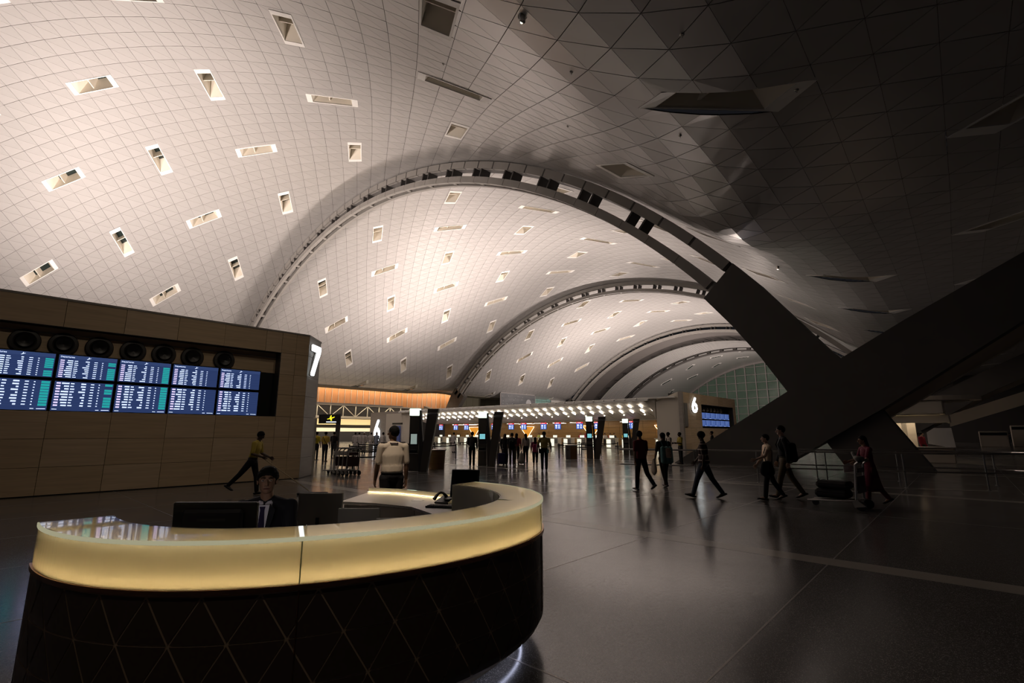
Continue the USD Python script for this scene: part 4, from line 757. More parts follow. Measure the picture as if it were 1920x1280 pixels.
M['ad'] = mat('trolley_advert', (.05, .018, .02), .4); M['ad_red'] = mat('trolley_red', (.22, .015, .02), .4); M['alu'] = mat('trolley_aluminium', (.55, .53, .50), .3, .8)
def trolley(loc, yaw, lab, load=False, group=None):
    """Pushed towards local +x."""
    t = thing('luggage_trolley', lab, 'trolley', loc, yaw, group)
    for s in (-1, 1):
        obj('side_post', tube([(-.38, .27 * s, .22), (-.44, .27 * s, .98), (-.50, .27 * s, 1.03)], .024, 8), 'alu', t); obj('deck_rail', tube([(-.40, .25 * s, .20), (.1, .24 * s, .165), (.62, .20 * s, .13)], .02, 8), 'alu', t)
        w = trimesh.creation.cylinder(.10, .045, sections=18); w.apply_transform(trimesh.transformations.rotation_matrix(PI / 2, (1, 0, 0))); obj('wheel', mv(w, -.46, .27 * s, .10), 'black', t); obj('wheel_guard', prism([(-.56, .10), (-.40, .22), (-.30, .20), (-.34, .06)], .285 * s - .01, .285 * s + .01, 'xz'), 'alu', t)
    w = trimesh.creation.cylinder(.07, .05, sections=16); w.apply_transform(trimesh.transformations.rotation_matrix(PI / 2, (1, 0, 0))); obj('wheel', mv(w, .52, 0, .07), 'black', t)
    obj('handle', tube([(-.5, -.28, 1.03), (-.54, -.2, 1.06), (-.54, .2, 1.06), (-.5, .28, 1.03)], .026, 8), 'black', t); obj('cross_bar', tube([(-.42, -.27, .84), (-.42, .27, .84)], .018, 6), 'alu', t); obj('cross_bar', tube([(-.39, -.27, .4), (-.39, .27, .4)], .018, 6), 'alu', t)
    obj('advert_panel', bbox(-.45, -.42, -.25, .25, .36, .72, .006), 'ad', t); obj('upper_sign', bbox(-.47, -.445, -.20, .22, .80, .90, .006), 'ad', t); obj('basket', cat(bbox(-.42, -.2, -.25, .25, .78, .80, .005), bbox(-.22, -.2, -.25, .25, .78, .93, .005)), 'alu', t)
    for y in (-.16, 0, .16): obj('deck_bar', tube([(-.38, y, .2), (.58, y * .8, .14)], .012, 6), 'alu', t)
    return t
for k in range(4): trolley((-14.66 - .30 * k, -17.05 - .01 * k, 0), 182, ['front luggage trolley of the nested row, its dark panel in full view', 'second luggage trolley of the nested row by the stone wall', 'third luggage trolley of the nested row by the stone wall', 'rearmost luggage trolley of the nested row, by the wall corner'][k], group='nested luggage trolleys')
# railing round the foot
rl = thing('steel_railing', 'two-rail steel guard railing curving round the arch foot', 'railing'); P = [(-6.0, -10.6), (-4.35, -9.95), (-1.69, -9.2), (1.2, -8.2), (4.0, -7.1), (4.9, -6.6), (5.25, -5.9), (5.0, -5.2), (4.2, -5.0), (1.5, -5.6), (-1.5, -6.4)]
tk, _ = splprep(np.array(P).T, s=0.02, k=3); rp = np.array(splev(np.linspace(0, 1, 90), tk)).T
for z, r_ in ((1.05, .03), (.50, .024)): obj('rail', tube(np.c_[rp, np.full(90, z)], r_, 8), 'chrome', rl)
M['post_steel'] = mat('post_steel', (.32, .31, .29), .35, .8)
for k in (3, 12, 21, 30, 39, 48, 62, 73, 84): x, y = rp[k]; obj('rail_post', cyl(x, y, 0, 1.04, .022, sides=8), 'post_steel', rl); obj('post_foot', cyl(x, y, 0, .02, .06, sides=12), 'post_steel', rl)
obj('floor_band', sweep([[(x, y - .18, .0012), (x, y + .1, .0012), (x, y + .1, .004), (x, y - .18, .004)] for x, y in rp[:50]]), 'strip_pale', fl)

# ------------------------------------------------------------------ people
SKIN = {'brown': (.20, .105, .06), 'dark': (.07, .04, .026), 'light': (.46, .29, .21), 'tan': (.30, .17, .105)}
def cmat(c, rough=.8):
    nm = 'cloth_%03d_%03d_%03d' % tuple(int(v * 999) for v in c)
    if nm not in M: M[nm] = mat(nm, c, rough, spec=.3)
    return M[nm]
def smat(k):
    nm = 'skin_' + k
    if nm not in M: M[nm] = mat(nm, SKIN[k], .5, spec=.4)
    return M[nm]
def ball(c, r, n=14):
    r = (r,) * 3 if np.ndim(r) == 0 else r
    return m3.Manifold.sphere(1.0, n).scale([float(v) for v in r]).translate([float(v) for v in c])
def hull(*bs): return m3.Manifold.batch_hull([ball(c, r) for c, r in bs])
def chain(pts, rad): return [hull((pts[i], rad[i]), (pts[i + 1], rad[i + 1])) for i in range(len(pts) - 1)]
def fuse(parts): return m3.Manifold.batch_boolean([p for p in parts], m3.OpType.Add)
def soft(man, edge, it=6):
    t = tm(man.refine_to_length(edge)); t.merge_vertices(); trimesh.smoothing.filter_taubin(t, lamb=.5, nu=.52, iterations=it); return t
def R(axis, deg): return trimesh.transformations.rotation_matrix(math.radians(deg), axis)[:3, :3]
def person(lab, loc, face, h=1.75, skin='brown', shirt=(.5, .5, .5), pants=(.03, .03, .035), shoe=(.015, .012, .012), hair=(.008, .007, .006), legs=((0, 0), (0, 0)), arms=((4, 8, 12), (4, 8, 12)),
           lean=0, yaw=0, pitch=0, sleeve=.42, hem=.99, long_hair=False, scarf=None, robe=None, bald=False, fine=1.0, build=1.0, stripes=None, seated=False, short=False, skirt=None, extra=None, group=None, raise_=0.0, tie=None, tail=False, cap=None, name='person'):
    """face: direction that the person looks to, in degrees clockwise from straight away from the camera (90 = to the picture's right, 180 = towards it).
    legs: (forward swing, knee bend) right and left; arms: (forward swing, spread, elbow bend) right and left."""
    s = h / 1.75; e = .03 * fine; X, Z = np.array([1, 0, 0.]), np.array([0, 0, 1.])
    t = thing(name, lab, 'person', loc, TURN - face, group)
    hip = np.array([0, 0, .92]); RL = R((1, 0, 0), -lean); up = lambda p: hip + RL @ (np.array(p, float) - hip)
    # legs
    J, body, trous, shoes = {}, [], [], []
    for sd, (a, k) in zip((1, -1), legs):
        H = hip + [sd * .092, 0, -.02]; d1 = R((1, 0, 0), a) @ -Z; K = H + d1 * .43; d2 = R((1, 0, 0), a - k) @ -Z; A = K + d2 * .41
        fa = 0 if seated else max(min((a - k) * .75, 35), -50); fw = R((1, 0, 0), fa) @ np.array([0, 1, 0.]); dn = R((1, 0, 0), fa) @ -Z
        J[sd] = (H, K, A, fw, dn)
    low = min((J[sd][2] + J[sd][4] * .075 + J[sd][3] * q)[2] for sd in (1, -1) for q in (-.06, .16)); dz = -low * s + raise_
    G = lambda p: np.array(p) * s + [0, 0, dz]
    g = lambda c, r: (G(c), tuple(np.array(r) * s) if np.ndim(r) else r * s)
    for sd in (1, -1):
        H, K, A, fw, dn = J[sd]
        body += [hull(g(H, .082), g(K, .052)), hull(g(K, .052), g(K + (A - K) * .3, .056)), hull(g(K + (A - K) * .3, .056), g(A, .036)), hull(g(A, .036), g(A + dn * .04 + fw * .12, .03))]
        w = 1.0 if not short else .55
        end = A + (K - A) * (.04 if not short else .55)
        trous += [hull(g(H, .098 * build), g(K, .068)), hull(g(K, .068), g(end, .056 if not short else .062))]
        sole = A + dn * .045
        shoes.append(tm(fuse([hull(g(sole - fw * .05, (.036, .045, .03)), g(sole + fw * .06, (.042, .05, .03))), hull(g(sole + fw * .06, (.042, .05, .03)), g(sole + fw * .165, (.036, .045, .022)))])))
    b = build
    tor = [('pel', (0, -.01, .93), (.155 * b, .105 * b, .10)), ('wai', (0, -.005, 1.08), (.14 * b, .095 * b, .10)), ('che', (0, 0, 1.27), (.165 * b, .11 * b, .11)), ('sho', (0, -.01, 1.385), (.155, .08, .06))]
    def torso(inf, hm=None):
        Q = [(up(c), tuple(np.array(r) + inf)) for _, c, r in tor]; o = [hull(g(*Q[0]), g(*Q[1])), hull(g(*Q[1]), g(*Q[2])), hull(g(*Q[2]), g(*Q[3])), hull(g(up((.15, -.01, 1.395)), .055 + inf), g(up((-.15, -.01, 1.395)), .055 + inf), g(up((0, -.01, 1.45)), .05 + inf))]
        return o
    body += torso(-.012) + [hull(g(up((0, -.01, 1.42)), .058), g(up((0, .008, 1.53)), .05))]
    trous += [hull(g(up((0, -.01, .93)), (.162 * b, .112 * b, .10)), g(up((0, -.01, 1.02)), (.148 * b, .104 * b, .05))), hull(g(J[1][0], .1 * b), g(J[-1][0], .1 * b), g(up((0, -.01, .93)), (.15 * b, .11 * b, .08)))]
    # arms and hands
    slv, hands = [], []
    for sd, (f, ab, el) in zip((1, -1), arms):
        S = up((sd * .19, -.01, 1.40)); d1 = RL @ R((1, 0, 0), f) @ R((0, 1, 0), -sd * ab) @ -Z; E = S + d1 * .285; d2 = RL @ R((1, 0, 0), f + el) @ R((0, 1, 0), -sd * ab * (.3 if el < 60 else -1.2)) @ -Z; W = E + d2 * .25
        body += [hull(g(S, .052), g(E, .038)), hull(g(E, .038), g(E + (W - E) * .3, .04)), hull(g(E + (W - E) * .3, .04), g(W, .026))]
        inw = np.array([-sd, 0, 0.]); inw = inw - d2 * (inw @ d2); inw /= np.linalg.norm(inw); fr = np.cross(d2, inw) * (1 if np.cross(d2, inw)[1] > 0 else -1)
        Pm = W + d2 * .05; hand = [hull(g(W, .024), g(Pm + fr * .02, .016), g(Pm - fr * .02, .016), g(W + d2 * .085 + fr * .03, .012), g(W + d2 * .085 - fr * .03, .012))]
        for q, (o, L) in enumerate(((.032, .068), (.011, .078), (-.011, .073), (-.032, .056))):
            k0 = W + d2 * .085 + fr * o; k1 = k0 + (d2 * .9 + inw * .3) * L * .5; k2 = k1 + (d2 * .65 + inw * .7) * L * .5; hand += chain([G(k0), G(k1), G(k2)], [.0095 * s, .0088 * s, .0075 * s])
        k0 = W + d2 * .03 + fr * .028; k1 = k0 + d2 * .035 + fr * .022 + inw * .01; hand += chain([G(k0), G(k1), G(k1 + d2 * .03 + inw * .012)], [.012 * s, .010 * s, .008 * s])
        hands += hand; J['w%d' % sd] = W; J['e%d' % sd] = E; J['s%d' % sd] = S
        if sleeve > 0:
            if sleeve <= .55: slv.append(hull(g(S, .068), g(S + (E - S) * (sleeve * 2), .056)))
            else: slv += [hull(g(S, .068), g(E, .053)), hull(g(E, .053), g(E + (W - E) * min(1, (sleeve - .5) * 2), .042))]
    # head: skull, jaw, nose, ears
    RH = RL @ R((0, 0, 1), -yaw) @ R((1, 0, 0), pitch); hc = up((0, .02, 1.625)); hp = lambda p: hc + RH @ np.array(p, float)
    head = [hull(g(hp((0, -.012, .018)), (.075, .093, .092)), g(hp((0, .022, -.06)), (.052, .058, .05))), hull(g(hp((0, .05, -.075)), (.03, .032, .03)), g(hp((0, .02, -.05)), (.054, .05, .04)))]
    head += [hull(g(hp((0, .088, .012)), .008), g(hp((0, .106, -.022)), (.015, .012, .010)), g(hp((0, .084, -.028)), (.018, .010, .010)))]
    for sd in (1, -1): head.append(hull(g(hp((sd * .077, -.002, .012)), (.008, .018, .022)), g(hp((sd * .076, .004, -.018)), (.007, .011, .014))))
    big = tm(fuse(body)); bm = soft(fuse(body), e, 8); hd = soft(fuse(head + [hull(g(up((0, -.005, 1.47)), .05), g(hp((0, -.012, -.05)), .048))]), .014 * fine, 3); hm_ = soft(fuse(hands), .011 * fine, 2)
    def solid(x):
        return m3.Manifold(m3.Mesh(np.array(x.vertices, np.float32), np.array(x.faces, np.uint32)))
    try: whole = tm(fuse([solid(bm), solid(hd), solid(hm_)]))
    except Exception: whole = cat(bm, hd, hm_)
    obj('body', whole, smat(skin), t, smooth=50)
    for sd in (1, -1):
        obj('eye', mv(trimesh.creation.icosphere(2, .0108 * s), *G(hp((sd * .031, .0715, .012)))), M['eye'], t); obj('iris', mv(trimesh.creation.icosphere(1, .0056 * s), *G(hp((sd * .031, .0790, .0118)))), M['iris'], t)
        obj('eyelid', tm(ball(*g(hp((sd * .031, .0735, .0205)), (.0145, .0105, .0075)), 14)), smat(skin), t, smooth=60); obj('eyelid', tm(ball(*g(hp((sd * .031, .0735, .0030)), (.013, .0085, .0045)), 14)), smat(skin), t, smooth=60)
        obj('eyebrow', tube([G(hp((sd * x, y, z))) for x, y, z in ((.012, .092, .030), (.032, .088, .037), (.05, .072, .032))], [.003 * s, .0045 * s, .0025 * s], 5), cmat(hair), t)
    obj('mouth', tm(hull(g(hp((-.020, .076, -.058)), (.006, .006, .004)), g(hp((0, .084, -.057)), (.008, .006, .006)), g(hp((.020, .076, -.058)), (.006, .006, .004)))), M['lip'], t)
    if not bald and scarf is None and cap is None:
        sk = ball(*g(hp((0, -.018, .028)), (.084, .100, .096)), 30); cut = m3.Manifold.cube([.5 * s, .5 * s, .5 * s], True); fr_, N = RH @ np.array([0, 1, 0.]), RH @ np.array([0, -.70, .71]); N /= np.linalg.norm(N)
        hr = sk.trim_by_plane([float(v) for v in N], float(G(hp((0, .062, .052))) @ N))
        hm2 = [hr]
        if long_hair: hm2.append(hull(g(hp((0, -.06, .03)), (.07, .05, .07)), g(hp((0, -.085, -.12)), (.075, .04, .05)))); hm2.append(hull(g(hp((0, -.085, -.12)), (.075, .04, .05)), g(hp((0, -.10, -.26)), (.06, .03, .05))))
        if tail: hm2.append(hull(g(hp((0, -.11, .02)), .035), g(hp((0, -.13, -.12)), .022)))
        hh = soft(fuse(hm2), .014 * fine, 1); hh.vertices += hh.vertex_normals * (meshkit.noise(np.array(hh.vertices) * 70 / s)[:, None] * .007 * s); obj('hair', hh, M['hair'], t, smooth=60)
    if cap is not None: obj('cap', tm(ball(*g(hp((0, -.015, .045)), (.083, .098, .075)), 24).trim_by_plane([0, 0, 1.], float(G(hp((0, 0, .05)))[2]))), cmat(cap), t, smooth=60)
    if scarf is not None:
        sc = fuse([ball(*g(hp((0, -.02, .022)), (.09, .105, .105)), 26), hull(g(hp((0, -.04, -.05)), (.085, .08, .08)), g(up((0, -.03, 1.42)), (.14, .10, .05)))]) - ball(*g(hp((0, .12, -.012)), (.062, .08, .085)), 22)
        obj('headscarf', soft(sc, .03 * fine, 2), cmat(scarf), t, smooth=60)
    hem_z = hem
    if robe is None:
        tops = torso(.012)[1:]; low_ = [hull(g(up((0, -.005, 1.10)), (.16 * b, .115 * b, .08)), g(up((0, -.008, hem_z + .03)), ((.158 if hem_z > .95 else .186) * b, (.115 if hem_z > .95 else .138) * b, .03)))]
        sm = fuse(tops + slv + low_)
        sm = soft(sm, max(e, .022), 22)
        if stripes is None: obj('shirt', sm, cmat(shirt), t, smooth=50)
        else: obj('shirt', sm, stripes, t, smooth=50)
        tr = soft(fuse(trous), e, 5)
        if skirt is None: obj('trousers', tr, cmat(pants), t, smooth=50)
        else: obj('skirt', soft(fuse([hull(g(up((0, -.01, 1.0)), (.15, .11, .05)), g((0, 0, .62), (.19, .16, .05)))] + trous), e, 3), cmat(pants), t, smooth=50)
        if not seated and hem_z > .95: obj('belt', soft(hull(g(up((0, -.01, 1.0)), (.166 * b, .120 * b, .018)), g(up((0, -.01, .985)), (.166 * b, .120 * b, .018))), .05, 1), cmat((.02, .018, .016)), t, smooth=50)
    else:
        zb = robe[1]; kx = [J[sd][1] for sd in (1, -1)]; ax = [J[sd][2] for sd in (1, -1)]
        rb = torso(.014) + slv + [hull(g(up((0, -.01, 1.0)), (.165 * b, .12 * b, .08)), g(kx[0] * [1, 1, 0] + [0, 0, max(zb, .5)], .11), g(kx[1] * [1, 1, 0] + [0, 0, max(zb, .5)], .11))]
        if zb < .45: rb.append(hull(g(kx[0], .11), g(kx[1], .11), g((kx[0] * .75 + ax[0] * .25) * [1, 1, 0] + [0, 0, zb], .085), g((kx[1] * .75 + ax[1] * .25) * [1, 1, 0] + [0, 0, zb], .085)))
        obj('robe', soft(fuse(rb), e, 5), cmat(robe[0]), t, smooth=50); obj('trousers', soft(fuse(trous), e, 4), cmat(pants), t, smooth=50)
    if seated != 'hidden':
        for sh in shoes: obj('shoe', sh, cmat(shoe, .35), t, smooth=40)
    if tie is not None:
        obj('tie', prism([(-.03, 0), (.03, 0), (.042, -.34), (0, -.40), (-.042, -.34), (-.018, -.04)], 0, .012, 'xz').apply_transform(np.vstack([np.c_[RL * s, G(up((0, .112, 1.42)))], [0, 0, 0, 1]])), cmat(tie), t)
    if extra: extra(t, G, up, J, s)
    return t
M['hair'] = mat('black_hair', (.007, .006, .005), .75, spec=.15); M['eye'] = mat('eye_white', (.75, .72, .68), .25); M['iris'] = mat('iris_brown', (.015, .008, .005), .15); M['lip'] = mat('lip', (.20, .075, .06), .45)
def backpack(col, pocket=None, w=.15, hgt=.24):
    def f(t, G, up, J, s):
        bag = fuse([hull((G(up((x, -.20, 1.36 - hgt * .4))), .075 * s), (G(up((x, -.21, 1.36 - hgt * 1.7))), .085 * s)) for x in (-w * .62, 0, w * .62)])
        obj('backpack', soft(bag, .03, 4), cmat(col), t, smooth=50)
        for sd in (1, -1): obj('shoulder_strap', tube([G(up(p)) for p in ((sd * .10, -.14, 1.33), (sd * .115, -.06, 1.46), (sd * .12, .06, 1.42), (sd * .13, .125, 1.28), (sd * .14, .06, 1.12))], .014 * s, 6), cmat(col), t)
        if pocket is not None: obj('front_pocket', soft(hull((G(up((.06, -.285, 1.20))), (.055 * s, .03 * s, .05 * s)), (G(up((.06, -.295, .99))), (.06 * s, .035 * s, .05 * s)), (G(up((-.03, -.285, 1.2))), (.05 * s, .03 * s, .05 * s)), (G(up((-.03, -.295, .99))), (.05 * s, .03 * s, .05 * s))), .03, 2), cmat(pocket), t, smooth=50); obj('pocket_marks', cat(*[mv(box(-.012, .012, -.004, .0, -.02, .02), *G(up((.075, -.325, z)))) for z in (1.2, 1.13, 1.06, 1.0)]), cmat((.10, .06, .04)), t)
    return f
def at_px(px, depth):
    """Ground point at a bearing and distance from the camera."""
    r, a = (px - 960) / 907 * depth, math.radians(TURN); return (EYE[0] + r * math.cos(a) - depth * math.sin(a), EYE[1] + r * math.sin(a) + depth * math.cos(a), 0)
M['striped'] = usdkit.material(stage, '/World/Looks/striped_knit', {'t': ('texture_coordinate', {}), 's': ('separate_xyz', {}), 'w': ('math', {'math_type': 'multiply', 'value2': 7.2}), 'fr': ('math', {'math_type': 'fraction'}),
    'r': ('rgb_ramp', {'ramp': [(0, (.035, .016, .014)), (.80, (.035, .016, .014)), (.83, (.55, .44, .36)), (.96, (.55, .44, .36)), (.99, (.035, .016, .014))]}), 'p': ('principled_bsdf', {'roughness': .85})},
    [('t.object', 's.vector'), ('s.z', 'w.value1'), ('w.value', 'fr.value1'), ('fr.value', 'r.fac'), ('r.color', 'p.base_color')], surface='p.BSDF')

# the seated clerk
def clerk_suit(t, G, up, J, s):
    obj('shirt_front', prism([(-.06, .06), (.06, .06), (.018, -.24), (-.018, -.24)], 0, .01, 'xz').apply_transform(np.vstack([np.c_[np.eye(3) * s, G(up((0, .122, 1.38)))], [0, 0, 0, 1]])), cmat((.72, .70, .78)), t)
    for sd in (1, -1): obj('collar_wing', tm(m3.Manifold.batch_hull([ball(G(up(c)), .007 * s, 8) for c in ((sd * .052, -.02, 1.485), (sd * .058, .03, 1.465), (sd * .012, .075, 1.44), (sd * .05, .085, 1.40))])), cmat((.72, .70, .78)), t)
    obj('tie', prism([(-.022, .03), (.022, .03), (.016, 0), (.03, -.24), (0, -.28), (-.03, -.24), (-.016, 0)], 0, .008, 'xz').apply_transform(np.vstack([np.c_[np.eye(3) * s, G(up((0, .130, 1.40)))], [0, 0, 0, 1]])), cmat((.02, .014, .05)), t)
    for sd in (1, -1): obj('lapel', prism([(sd * .015, -.26), (sd * .055, .07), (sd * .10, .02), (sd * .085, -.06)], 0, .012, 'xz').apply_transform(np.vstack([np.c_[np.eye(3) * s, G(up((0, .124, 1.38)))], [0, 0, 0, 1]])), cmat((.010, .010, .014)), t)
    obj('name_pin', mv(box(-.02, .02, 0, .01, -.008, .008), *G(up((.11, .118, 1.34)))), 'chrome', t)
cl = at_px(521, 4.42)
person('seated clerk in a dark suit and tie, looking out from behind the desk monitor', cl, 166, 1.74, 'tan', (.012, .012, .017), (.012, .012, .017), legs=((84, 84), (84, 84)), arms=((38, 8, 55), (38, 8, 55)), yaw=-8, pitch=2, sleeve=.96, fine=.55, seated='seat', extra=clerk_suit, lean=4)
office_chair((cl[0] - .02, cl[1] - .0, 0), TURN + 14 - 0, 'swivel chair that the seated clerk sits on', .90, .40)
# standing and walking figures, left to right
def lanyard(t, G, up, J, s): obj('lanyard', tube([G(up(p)) for p in ((.05, .10, 1.36), (.085, .0, 1.475), (.05, -.085, 1.455), (-.05, -.085, 1.455), (-.085, .0, 1.475), (-.05, .10, 1.36))], .011 * s, 6), cmat((.03, .012, .03)), t); obj('epaulette', cat(*[mv(bbox(-.06, .05, -.03, .03, 0, .012, .004), *G(up((sd * .15, -.01, 1.468)))) for sd in (1, -1)]), cmat((.02, .015, .02)), t)
person('man in a white short-sleeved shirt seen from behind, looking left past the low counter', at_px(742, 8.25), -28, 1.765, 'brown', (.74, .62, .50), (.012, .011, .013), arms=((0, 9, 10), (8, 8, 10)), yaw=-40, fine=.6, build=1.13, hem=.98, extra=lanyard)
def mop(t, G, up, J, s):
    obj('mop_pole', tube([G((.10, .28, 1.02)), G((.02, 1.62, .09))], .013, 8), cmat((.55, .45, .30)), t); obj('mop_head', bbox(-.14, .10, 1.28, 2.06, .0, .055, .02), cmat((.012, .012, .02)), t)
def mop_far(t, G, up, J, s): obj('mop_pole', tube([G((.2, .32, 1.25)), G((.25, .75, .04))], .012, 6), cmat((.5, .42, .3)), t); obj('mop_head', bbox(.0, .5, .7, .82, 0, .06, .02), cmat((.05, .05, .06)), t)
person('cleaner in a yellow shirt leaning on a long floor mop by the stone wall', at_px(487, 13.7), 86, 1.72, 'dark', (.50, .38, .07), (.012, .010, .010), legs=((-38, 6), (14, 8)), arms=((12, 12, 70), (20, 10, 55)), lean=12, pitch=-14, extra=mop)
person('man in a dark suit standing beside the second forked kiosk', at_px(887, 25.4), 5, 1.72, 'brown', (.035, .032, .036), (.012, .012, .013), sleeve=.96, arms=((4, 8, 14), (14, 8, 60)))
person('man in a grey shirt and khaki trousers, leftmost of the queue group', at_px(931, 27.4), 20, 1.80, 'brown', (.24, .22, .20), (.11, .085, .055), arms=((6, 8, 20), (10, 8, 60)), yaw=-50)
person('woman in a black robe and headscarf in the queue group', at_px(947, 26.6), 15, 1.62, 'tan', (.02, .018, .018), robe=((.014, .012, .013), .10), scarf=(.05, .03, .025), sleeve=.96)
person('man with a dark backpack and khaki trousers seen from behind in the queue group', at_px(960, 25.9), 2, 1.66, 'brown', (.05, .05, .05), (.13, .10, .06), extra=backpack((.014, .014, .016)))
person('woman in a crimson top and black shorts beside the dark backpack', at_px(968.5, 27.2), 10, 1.64, 'tan', (.33, .03, .07), (.012, .012, .014), long_hair=True, short=True)
person('woman in a white top and black trousers beside a pale bag', at_px(985, 27.9), -25, 1.62, 'brown', (.50, .46, .43), (.012, .012, .013), long_hair=True, sleeve=.96)
def small_bag(col, x=.25, z=.35):
    def f(t, G, up, J, s): obj('hand_bag', soft(hull((G((x, .02, z)), (.06, .12, .12)), (G((x, .02, z - .15)), (.07, .15, .12))), .04, 2), cmat(col), t); obj('bag_handle', tube([G((x, -.08, z + .1)), G((x, .02, z + .28)), G((x, .12, z + .1))], .01, 6), cmat(col), t)
    return f
pb = thing('carry_bag', 'pale bulging bag standing on the floor in the queue group', 'bag', at_px(977, 27.0)); obj('bag_body', soft(fuse([hull(((0, 0, .18), (.22, .16, .17)), ((.02, 0, .5), (.12, .1, .12)))]), .04, 4), cmat((.36, .33, .30)), pb, smooth=50); obj('bag_neck', tube([(.02, 0, .58), (.03, 0, .70)], [.05, .03], 8), cmat((.36, .33, .30)), pb)
bb = thing('suitcase', 'small violet suitcase at the feet of the grey-shirted man', 'suitcase', at_px(941, 26.4), TURN); obj('case', bbox(-.2, .2, -.12, .12, .05, .62, .04), cmat((.03, .025, .10)), bb); obj('pull_handle', tube([(-.1, .1, .6), (-.1, .1, .85), (.1, .1, .85), (.1, .1, .6)], .012, 6), 'chrome', bb)
for s_ in (-1, 1): obj('castor', mv(trimesh.creation.icosphere(1, .03), .14 * s_, 0, .03), 'black', bb)
person('girl with a bright pink backpack and bare legs', at_px(1002.5, 24.6), 0, 1.45, 'tan', (.30, .12, .16), (.02, .02, .03), long_hair=True, short=True, extra=backpack((.42, .04, .13), w=.13))
def badge(t, G, up, J, s): obj('badge', mv(box(-.05, .05, 0, .01, -.08, .08), *G((-.17, .10, .86))), cmat((.10, .22, .22)), t); obj('hip_pouch', soft(hull((G((.19, .02, .92)), .05), (G((.2, .02, .82)), .05)), .03, 2), cmat((.012, .012, .012)), t)
person('staff man in a yellow shirt standing with feet apart, facing the desk', at_px(1019, 22.25), 188, 1.72, 'dark', (.40, .30, .10), (.010, .010, .011), legs=((5, 3), (4, 3)), arms=((6, 22, 35), (6, 22, 35)), extra=badge, hem=.99)
person('man in a dark red shirt walking away, right foot lifting', at_px(1195, 14.7), -24, 1.72, 'brown', (.125, .010, .016), (.010, .010, .013), legs=((-20, 24), (10, 4)), arms=((12, 14, 14), (-10, 12, 8)), yaw=40, fine=.7, hem=.9)
def pack_and_bag(t, G, up, J, s): backpack((.12, .24, .24), (.55, .42, .34), w=.21, hgt=.31)(t, G, up, J, s); obj('plastic_bag', soft(hull((G((-.33, .05, .86)), (.04, .06, .05)), (G((-.34, .06, .55)), (.07, .15, .17))), .04, 3), cmat((.34, .28, .22)), t, smooth=50)
person('traveller with a teal and white backpack and brown trousers, walking away', at_px(1237, 15.55), -12, 1.66, 'brown', (.04, .04, .035), (.055, .032, .022), legs=((12, 6), (-12, 12)), arms=((20, 22, 20), (6, 12, 12)), extra=pack_and_bag, fine=.7, tail=True)
person('man in a white shirt and dark tie standing behind the railing', at_px(1247.5, 26.0), -100, 1.70, 'dark', (.42, .37, .31), (.012, .012, .013), sleeve=.96, tie=(.02, .012, .02), yaw=-10)
person('cleaner in a yellow shirt holding a pole behind the railing', at_px(1268.5, 27.2), -95, 1.70, 'dark', (.40, .30, .045), (.010, .010, .011), arms=((12, 10, 80), (10, 8, 85)), extra=mop_far)
person('man in a dark striped polo shirt and jeans striding past the railing', at_px(1309, 13.1), -62, 1.74, 'dark', (.04, .02, .02), (.035, .045, .065), legs=((-24, 10), (24, 6)), arms=((14, 10, 30), (-8, 10, 16)), yaw=60, stripes=M['striped'], fine=.7, build=1.08, hem=.9)
person('dim figure far behind the striped shirt, in front of the stone wall', at_px(1328, 31), -60, 1.78, 'brown', (.05, .045, .045), (.02, .02, .022), sleeve=.96)
def side_bag(t, G, up, J, s): obj('shoulder_bag', soft(hull((G((-.19, .08, .93)), (.07, .14, .10)), (G((-.2, .08, .74)), (.08, .17, .12))), .04, 4), cmat((.010, .010, .012)), t, smooth=50); obj('bag_strap', tube([G(up(p)) for p in ((-.2, .1, .98), (-.15, .12, 1.25), (-.1, .03, 1.46), (-.12, -.10, 1.3), (-.19, -.05, .98))], .011, 6), cmat((.012, .012, .014)), t)
person('short-haired woman in a pale sleeveless top carrying a black shoulder bag', at_px(1426, 12.65), -78, 1.63, 'light', (.85, .66, .48), (.010, .010, .012), legs=((-16, 16), (14, 6)), arms=((16, 8, 20), (30, 12, 40)), sleeve=.12, fine=.7, extra=side_bag, build=.92)
person('tall man in a black jacket with a backpack and khaki trousers, left of the trolley', at_px(1456, 12.95), -72, 1.86, 'light', (.012, .012, .015), (.10, .075, .045), legs=((-20, 12), (18, 6)), arms=((6, 8, 14), (-8, 8, 10)), sleeve=.96, extra=backpack((.010, .010, .012)), fine=.7, pitch=-8)
person('woman in a long dark red robe pushing a loaded luggage trolley', at_px(1610, 11.75), -80, 1.60, 'tan', (.11, .012, .025), (.14, .03, .04), robe=((.125, .010, .028), .42), legs=((-22, 14), (16, 8)), arms=((28, 6, 52), (28, 6, 52)), long_hair=True, sleeve=.35, fine=.7, lean=6)
tc = at_px(1551, 11.45); trolley(tc, 130 + 90 - 90 + 42, 'aluminium luggage trolley loaded with dark bags, pushed by the red-robed woman')
for k, (dx, z0, z1, lb) in enumerate(((.16, .21, .40, 'flat dark suitcase lying lowest on the pushed trolley'), (.12, .41, .58, 'dark soft bag on top of the suitcase on the pushed trolley'))):
    t = thing('suitcase' if k == 0 else 'soft_bag', lb, 'suitcase' if k == 0 else 'bag', (tc[0], tc[1], 0), 172); obj('case' if k == 0 else 'bag_body', bbox(dx - .36, dx + .30, -.21, .21, z0, z1, .05), cmat((.02, .018, .018)), t); obj('zip_line', box(dx - .37, dx + .31, -.215, .215, (z0 + z1) / 2 - .004, (z0 + z1) / 2 + .004), 'dark', t)
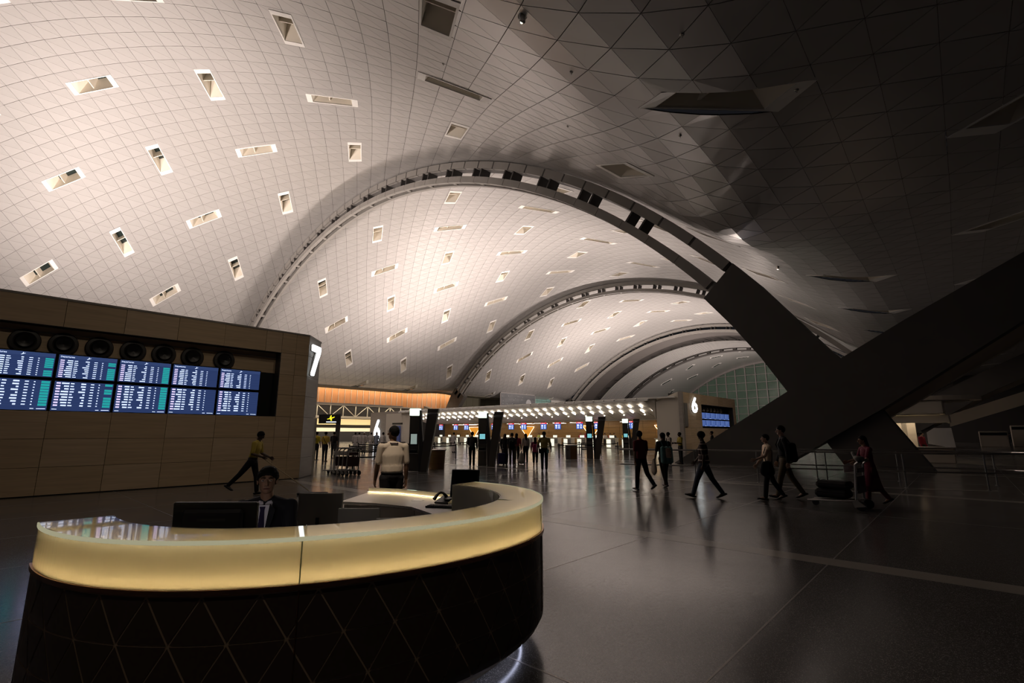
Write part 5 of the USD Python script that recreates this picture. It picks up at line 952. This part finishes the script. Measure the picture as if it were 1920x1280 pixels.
jk = thing('folded_jacket', 'pale folded jacket hung over the pushed trolley handle', 'jacket', (tc[0], tc[1], 0), 172); obj('cloth', soft(fuse([hull(((-.46, -.16, 1.10), (.05, .06, .04)), ((-.44, .14, 1.11), (.06, .06, .05)), ((-.50, .1, 1.0), .03)), hull(((-.40, .06, 1.10), .035), ((-.36, .08, 1.22), .03))]), .03, 3), cmat((.36, .34, .31)), jk, smooth=50)
person('attendant in a dark red jacket behind the shop kiosk counter', (1.9, 10.9, 0), 160, 1.72, 'light', (.22, .012, .03), (.02, .02, .02), sleeve=.96, yaw=-30)
for k, (px, d) in enumerate(((1842, 84), (1868, 82), (1876, 83))): person('dim traveller in dark clothes by the far right counters, %s of three' % ordn[k], at_px(px, d), -60 + 40 * k, 1.72, 'brown', (.05 + .08 * (k == 1), .05 + .09 * (k == 1), .06 + .11 * (k == 1)), legs=((-18, 8), (16, 6)), sleeve=.9, fine=1.8)
# far left and behind the desks
for k, (px, d, sh, lb) in enumerate(((601, 31, (.68, .55, .04), 'fan in a yellow football shirt at the left end of the queue lanes'), (617.5, 29.5, (.62, .44, .07), 'man in a yellow shirt with a shoulder strap in the queue lanes'), (633, 33, (.02, .018, .02), 'figure in black beside the two yellow shirts'))):
    person(lb, at_px(px, d), 10, 1.74, 'brown', sh, sleeve=.4, fine=1.3, extra=(lambda t, G, up, J, s: obj('shirt_print', prism([(-.07, .1), (.07, .1), (.02, -.1), (-.02, -.1)], -.008, 0, 'xz').apply_transform(np.vstack([np.c_[np.eye(3), G(up((0, -.135, 1.24)))], [0, 0, 0, 1]])), cmat((.02, .12, .04)), t)) if k == 0 else (lambda t, G, up, J, s: obj('shoulder_strap', tube([G(up(p)) for p in ((-.14, -.06, 1.46), (0, -.15, 1.25), (.15, -.1, 1.02))], .016, 6), cmat((.06, .04, .02)), t)) if k == 1 else None)
for k, (px, d, cp) in enumerate(((672, 42, None), (679, 44, None), (688, 41, (.7, .68, .66)), (701, 43, None), (711, 45, (.25, .3, .36)), (723, 40, None), (853, 43, None))):
    person('traveller in white robes, %s in the row by the large numeral 6' % (ordn + ['sixth', 'seventh'])[k] if k != 4 else 'figure in a grey-blue robe standing in front of the large numeral 6', at_px(px, d), 8 * k - 20, 1.72, 'brown', (.6, .57, .54), robe=((.62, .58, .56) if k != 4 else (.22, .26, .34), .15), sleeve=.96, cap=cp, fine=1.6)
for k, (px, sh) in enumerate(((1010, (.45, .5, .12)), (1019, (.5, .48, .46)), (1086, (.30, .02, .05)), (1095, (.30, .03, .06)), (1131, (.55, .5, .48)), (1141, (.40, .04, .08)), (1148, (.05, .05, .05)), (1166, (.5, .36, .05)), (879, (.03, .02, .02)))):
    a = math.radians(TURN); u = (px - 960) / 907; dx, dy = u * math.cos(a) - math.sin(a), u * math.sin(a) + math.cos(a); tt = (22.6 - EYE[1]) / dy
    person('check-in agent behind the lit desks, %s of nine from the left' % ['second', 'third', 'fourth', 'fifth', 'sixth', 'seventh', 'eighth', 'ninth', 'first'][k], (EYE[0] + dx * tt, 22.6, 0), 170, 1.66, 'tan', sh, fine=1.8, sleeve=.9, arms=((30, 8, 50), (30, 8, 50)), scarf=(.3, .02, .05) if k in (2, 3) else None)
